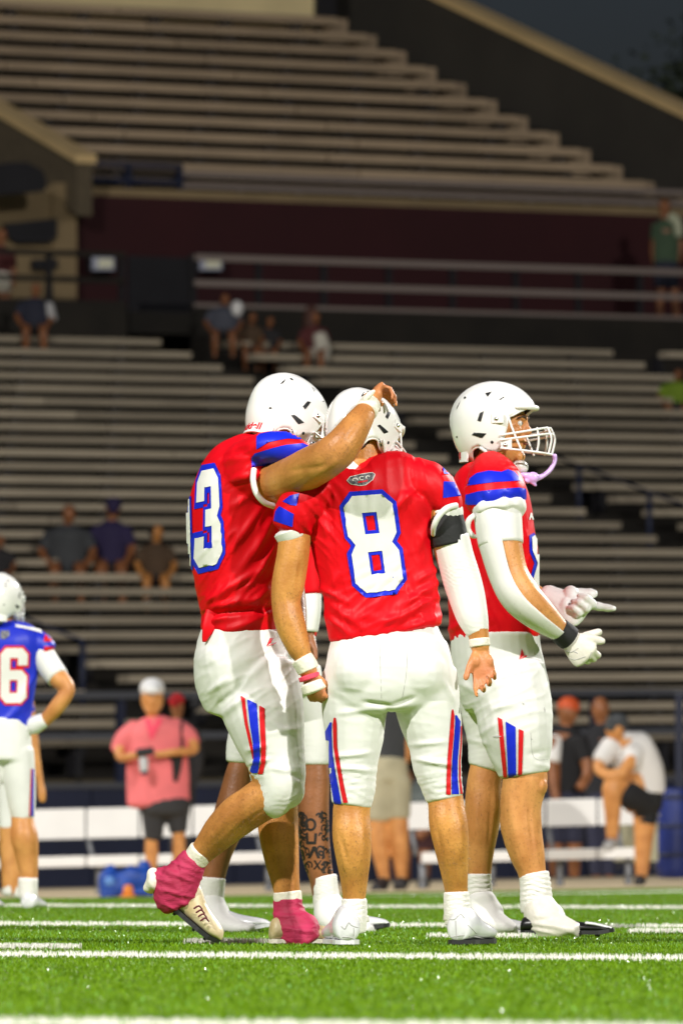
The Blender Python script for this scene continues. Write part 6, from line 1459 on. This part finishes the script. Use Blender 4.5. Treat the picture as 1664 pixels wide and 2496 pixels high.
# ------------------------------------------------------------------ spectators
def row_d(px, py):
    best = min(range(len(DL)), key=lambda i: abs(at_row(px, py, DL[i])[2] - (ZL[i]))); d = DL[best]
    Y = d
    for _ in range(5): Y = d + U(px, py, Y).x * TP
    return Y
def seated(label, px, yseat, yhead, w, skin, shirt, shorts, extra=None, knee=1, group='spectators seated in the lower bowl'):
    D = row_d(px, yseat) - .05; h = yseat - yhead; f = h / 150.0
    k = knee
    body = [[.8, (px, yseat, w * .8, 0), (px, yseat - h * .35, w * .8, 0), (px, yseat - h * .58, w * .8, 0)], [1., (px, yseat - h * .6, 12 * f, 0), (px + 2 * k, yseat - h * .76, 11 * f, 0)], ['E', px + 4 * k, yseat - h * .86, -.02, 17 * f, 22 * f, .10],
            [1., (px - w * .9, yseat - h * .52, 11 * f, 0), (px - w * 1.25, yseat - h * .25, 10 * f, -.1), (px - w * .7, yseat - h * .02, 8 * f, -.35)], [1., (px + w * .9, yseat - h * .52, 11 * f, 0), (px + w * 1.25, yseat - h * .25, 10 * f, -.1), (px + w * .8, yseat - h * .02, 8 * f, -.35)],
            [1., (px - w * .5, yseat + 2, 18 * f, 0), (px - w * .6, yseat + 4, 15 * f, -.42), (px - w * .62, yseat + h * .32, 12 * f, -.44), (px - w * .62, yseat + h * .52, 8 * f, -.42), (px - w * .62, yseat + h * .57, 9 * f, -.52)],
            [1., (px + w * .5, yseat + 2, 18 * f, 0), (px + w * .6, yseat + 4, 15 * f, -.42), (px + w * .66, yseat + h * .32, 12 * f, -.44), (px + w * .66, yseat + h * .52, 8 * f, -.42), (px + w * .66, yseat + h * .57, 9 * f, -.52)]]
    cl = {'shirt': (shirt, [[.75, (px, yseat, w, 0), (px, yseat - h * .3, w * 1.02, 0), (px, yseat - h * .55, w * 1.02, 0), (px, yseat - h * .66, w * .45, 0)], [1., (px - w * .85, yseat - h * .54, 15 * f, 0), (px - w * 1.2, yseat - h * .32, 13 * f, -.08)], [1., (px + w * .85, yseat - h * .54, 15 * f, 0), (px + w * 1.2, yseat - h * .32, 13 * f, -.08)]]),
          'shorts': (shorts, [[.8, (px, yseat + 8, w * .98, 0), (px, yseat - 8, w * .98, 0)], [1., (px - w * .5, yseat + 4, 21 * f, 0), (px - w * .58, yseat + 6, 19 * f, -.36)], [1., (px + w * .5, yseat + 4, 21 * f, 0), (px + w * .6, yseat + 6, 19 * f, -.36)]])}
    cl.update(extra or {})
    return simple(label, D, (px, yseat + h * .5), body, cl, skin, group, .02)
gry = cloth('grey_shirt', (.05, .053, .057)); prp = cloth('purple_shirt', (.022, .014, .06)); blk = cloth('dark_shorts', (.02, .018, .02)); tn = cloth('brown_top', (.08, .045, .022)); wht = cloth('white_dress', (.62, .58, .48)); mrn = cloth('maroon_shirt', (.10, .02, .02)); nv = cloth('navy_top', (.02, .022, .04)); SKD = M['skin']
seated('spectator in slate grey shirt seated left of the purple cap', 165, 1384, 1230, 50, SK2, gry, gry, {'hair': (M['hair'], [['E', 170, 1248, 0, 19, 17, .11]])})
seated('spectator in purple cap and dark purple shirt on the lower bleachers', 272, 1382, 1212, 40, SK2, prp, blk, {'cap': (prp, [['E', 277, 1228, -.02, 21, 18, .12], [.6, (277, 1240, 15, -.1), (277, 1246, 11, -.18)]])})
seated('spectator in brown top leaning on bare knees right of the purple cap', 380, 1410, 1280, 36, SKD, tn, blk, {'hair': (M['hair'], [['E', 378, 1296, 0, 17, 16, .10]]), 'shoe': (M['white_cloth'], [[1., (360, 1462, 8, -.42), (358, 1470, 8, -.52)]])})
seated('spectator in black seated at the far left edge of the lower bowl', -2, 1402, 1305, 30, SK2, blk, blk)
seated('spectator in navy with one pale sleeve near the top of the lower bowl', 85, 800, 690, 34, SK2, nv, blk, {'sleeve': (M['seam'], [[1., (118, 742, 13, -.02), (130, 780, 11, -.1)]])})
seated('person in slate top beside the stairway with a bright white bundle', 545, 812, 716, 34, SK2, cloth('slate_top', (.07, .075, .10)), blk, {'bundle': (M['white_cloth'], [['E', 578, 752, -.16, 15, 20, .08]])})
seated('spectator in dark brown seated next to the white bundle', 612, 850, 762, 22, SK2, tn, blk); seated('spectator seated between the dark brown top and the white dress', 655, 855, 772, 22, SK2, blk, blk)
seated('woman with long hair and white dress seated above the left helmet', 765, 860, 760, 27, SK2, mrn, wht, {'hair': (mat('auburn_hair', (.07, .025, .015), rough=.7), [['E', 758, 782, .03, 20, 40, .10]]), 'scarf': (wht, [[.8, (778, 815, 16, -.12), (786, 850, 20, -.18), (782, 880, 16, -.3)]])})
# standing on the concourse
def on_walk(px): 
    Y = DCN + 1.0
    for _ in range(5): Y = DCN + 1.0 + U(px, 760, Y).x * TP
    return Y
Dg = on_walk(1622)
simple('man in green polo shirt standing behind the concourse rail at the right edge', Dg, (1620, 775),
  [[.8, (1622, 640, 28), (1622, 560, 30)], ['E', 1618, 505, 0, 15, 20, .10], [1., (1620, 545, 11), (1619, 515, 10)], [1., (1650, 555, 11), (1658, 600, 9), (1648, 640, 8)], [1., (1598, 555, 11), (1592, 610, 9), (1598, 650, 8)], [1., (1610, 680, 15), (1608, 720, 11), (1606, 770, 8)], [1., (1640, 680, 15), (1644, 720, 11), (1648, 770, 8)]],
  {'shirt': (cloth('green_polo', (.055, .095, .05)), [[.7, (1622, 648, 32), (1622, 600, 34), (1622, 550, 32), (1621, 535, 16)], [1., (1646, 548, 14), (1656, 582, 12)], [1., (1600, 548, 14), (1594, 582, 12)]]), 'shorts': (nv, [[.8, (1622, 640, 32), (1622, 668, 32)], [1., (1608, 668, 18), (1608, 700, 15)], [1., (1638, 668, 18), (1640, 700, 15)]]), 'towel': (cloth('pale_towel', (.50, .52, .36)), [[1., (1630, 528, 12, -.12), (1648, 540, 12, -.12), (1654, 575, 10, -.14)]])}, SK2)
Dg = on_walk(5)
simple('person in maroon shirt standing by the tan bay at the left edge', Dg, (0, 790), [[.8, (2, 690, 24), (2, 625, 26)], ['E', 4, 575, 0, 14, 19, .10], [1., (3, 615, 10), (3, 585, 10)], [1., (28, 625, 10), (34, 670, 8), (28, 700, 7)], [1., (-24, 625, 10), (-28, 670, 8), (-22, 700, 7)], [1., (-8, 710, 14), (-8, 790, 8)], [1., (14, 710, 14), (14, 790, 8)]],
  {'shirt': (mrn, [[.7, (2, 668, 28), (2, 620, 30), (2, 602, 16)], [1., (26, 618, 13), (32, 650, 11)], [1., (-22, 618, 13), (-28, 650, 11)]]), 'shorts': (wht, [[.8, (2, 666, 28), (2, 690, 28)], [1., (-8, 690, 16), (-8, 730, 12)], [1., (14, 690, 16), (14, 730, 12)]])}, SK2)
seated('spectator in bright lime green shirt at the right edge above the lower bleachers', 1648, 990, 900, 34, SK2, cloth('lime_shirt', (.17, .27, .015)), blk)

# ------------------------------------------------------------------ the players
player_hidden(); player_six(); player_profile(); player_thirteen(); player_eight()
# parts shared by one thing only; suffixes such as shoe.b become plain repeats
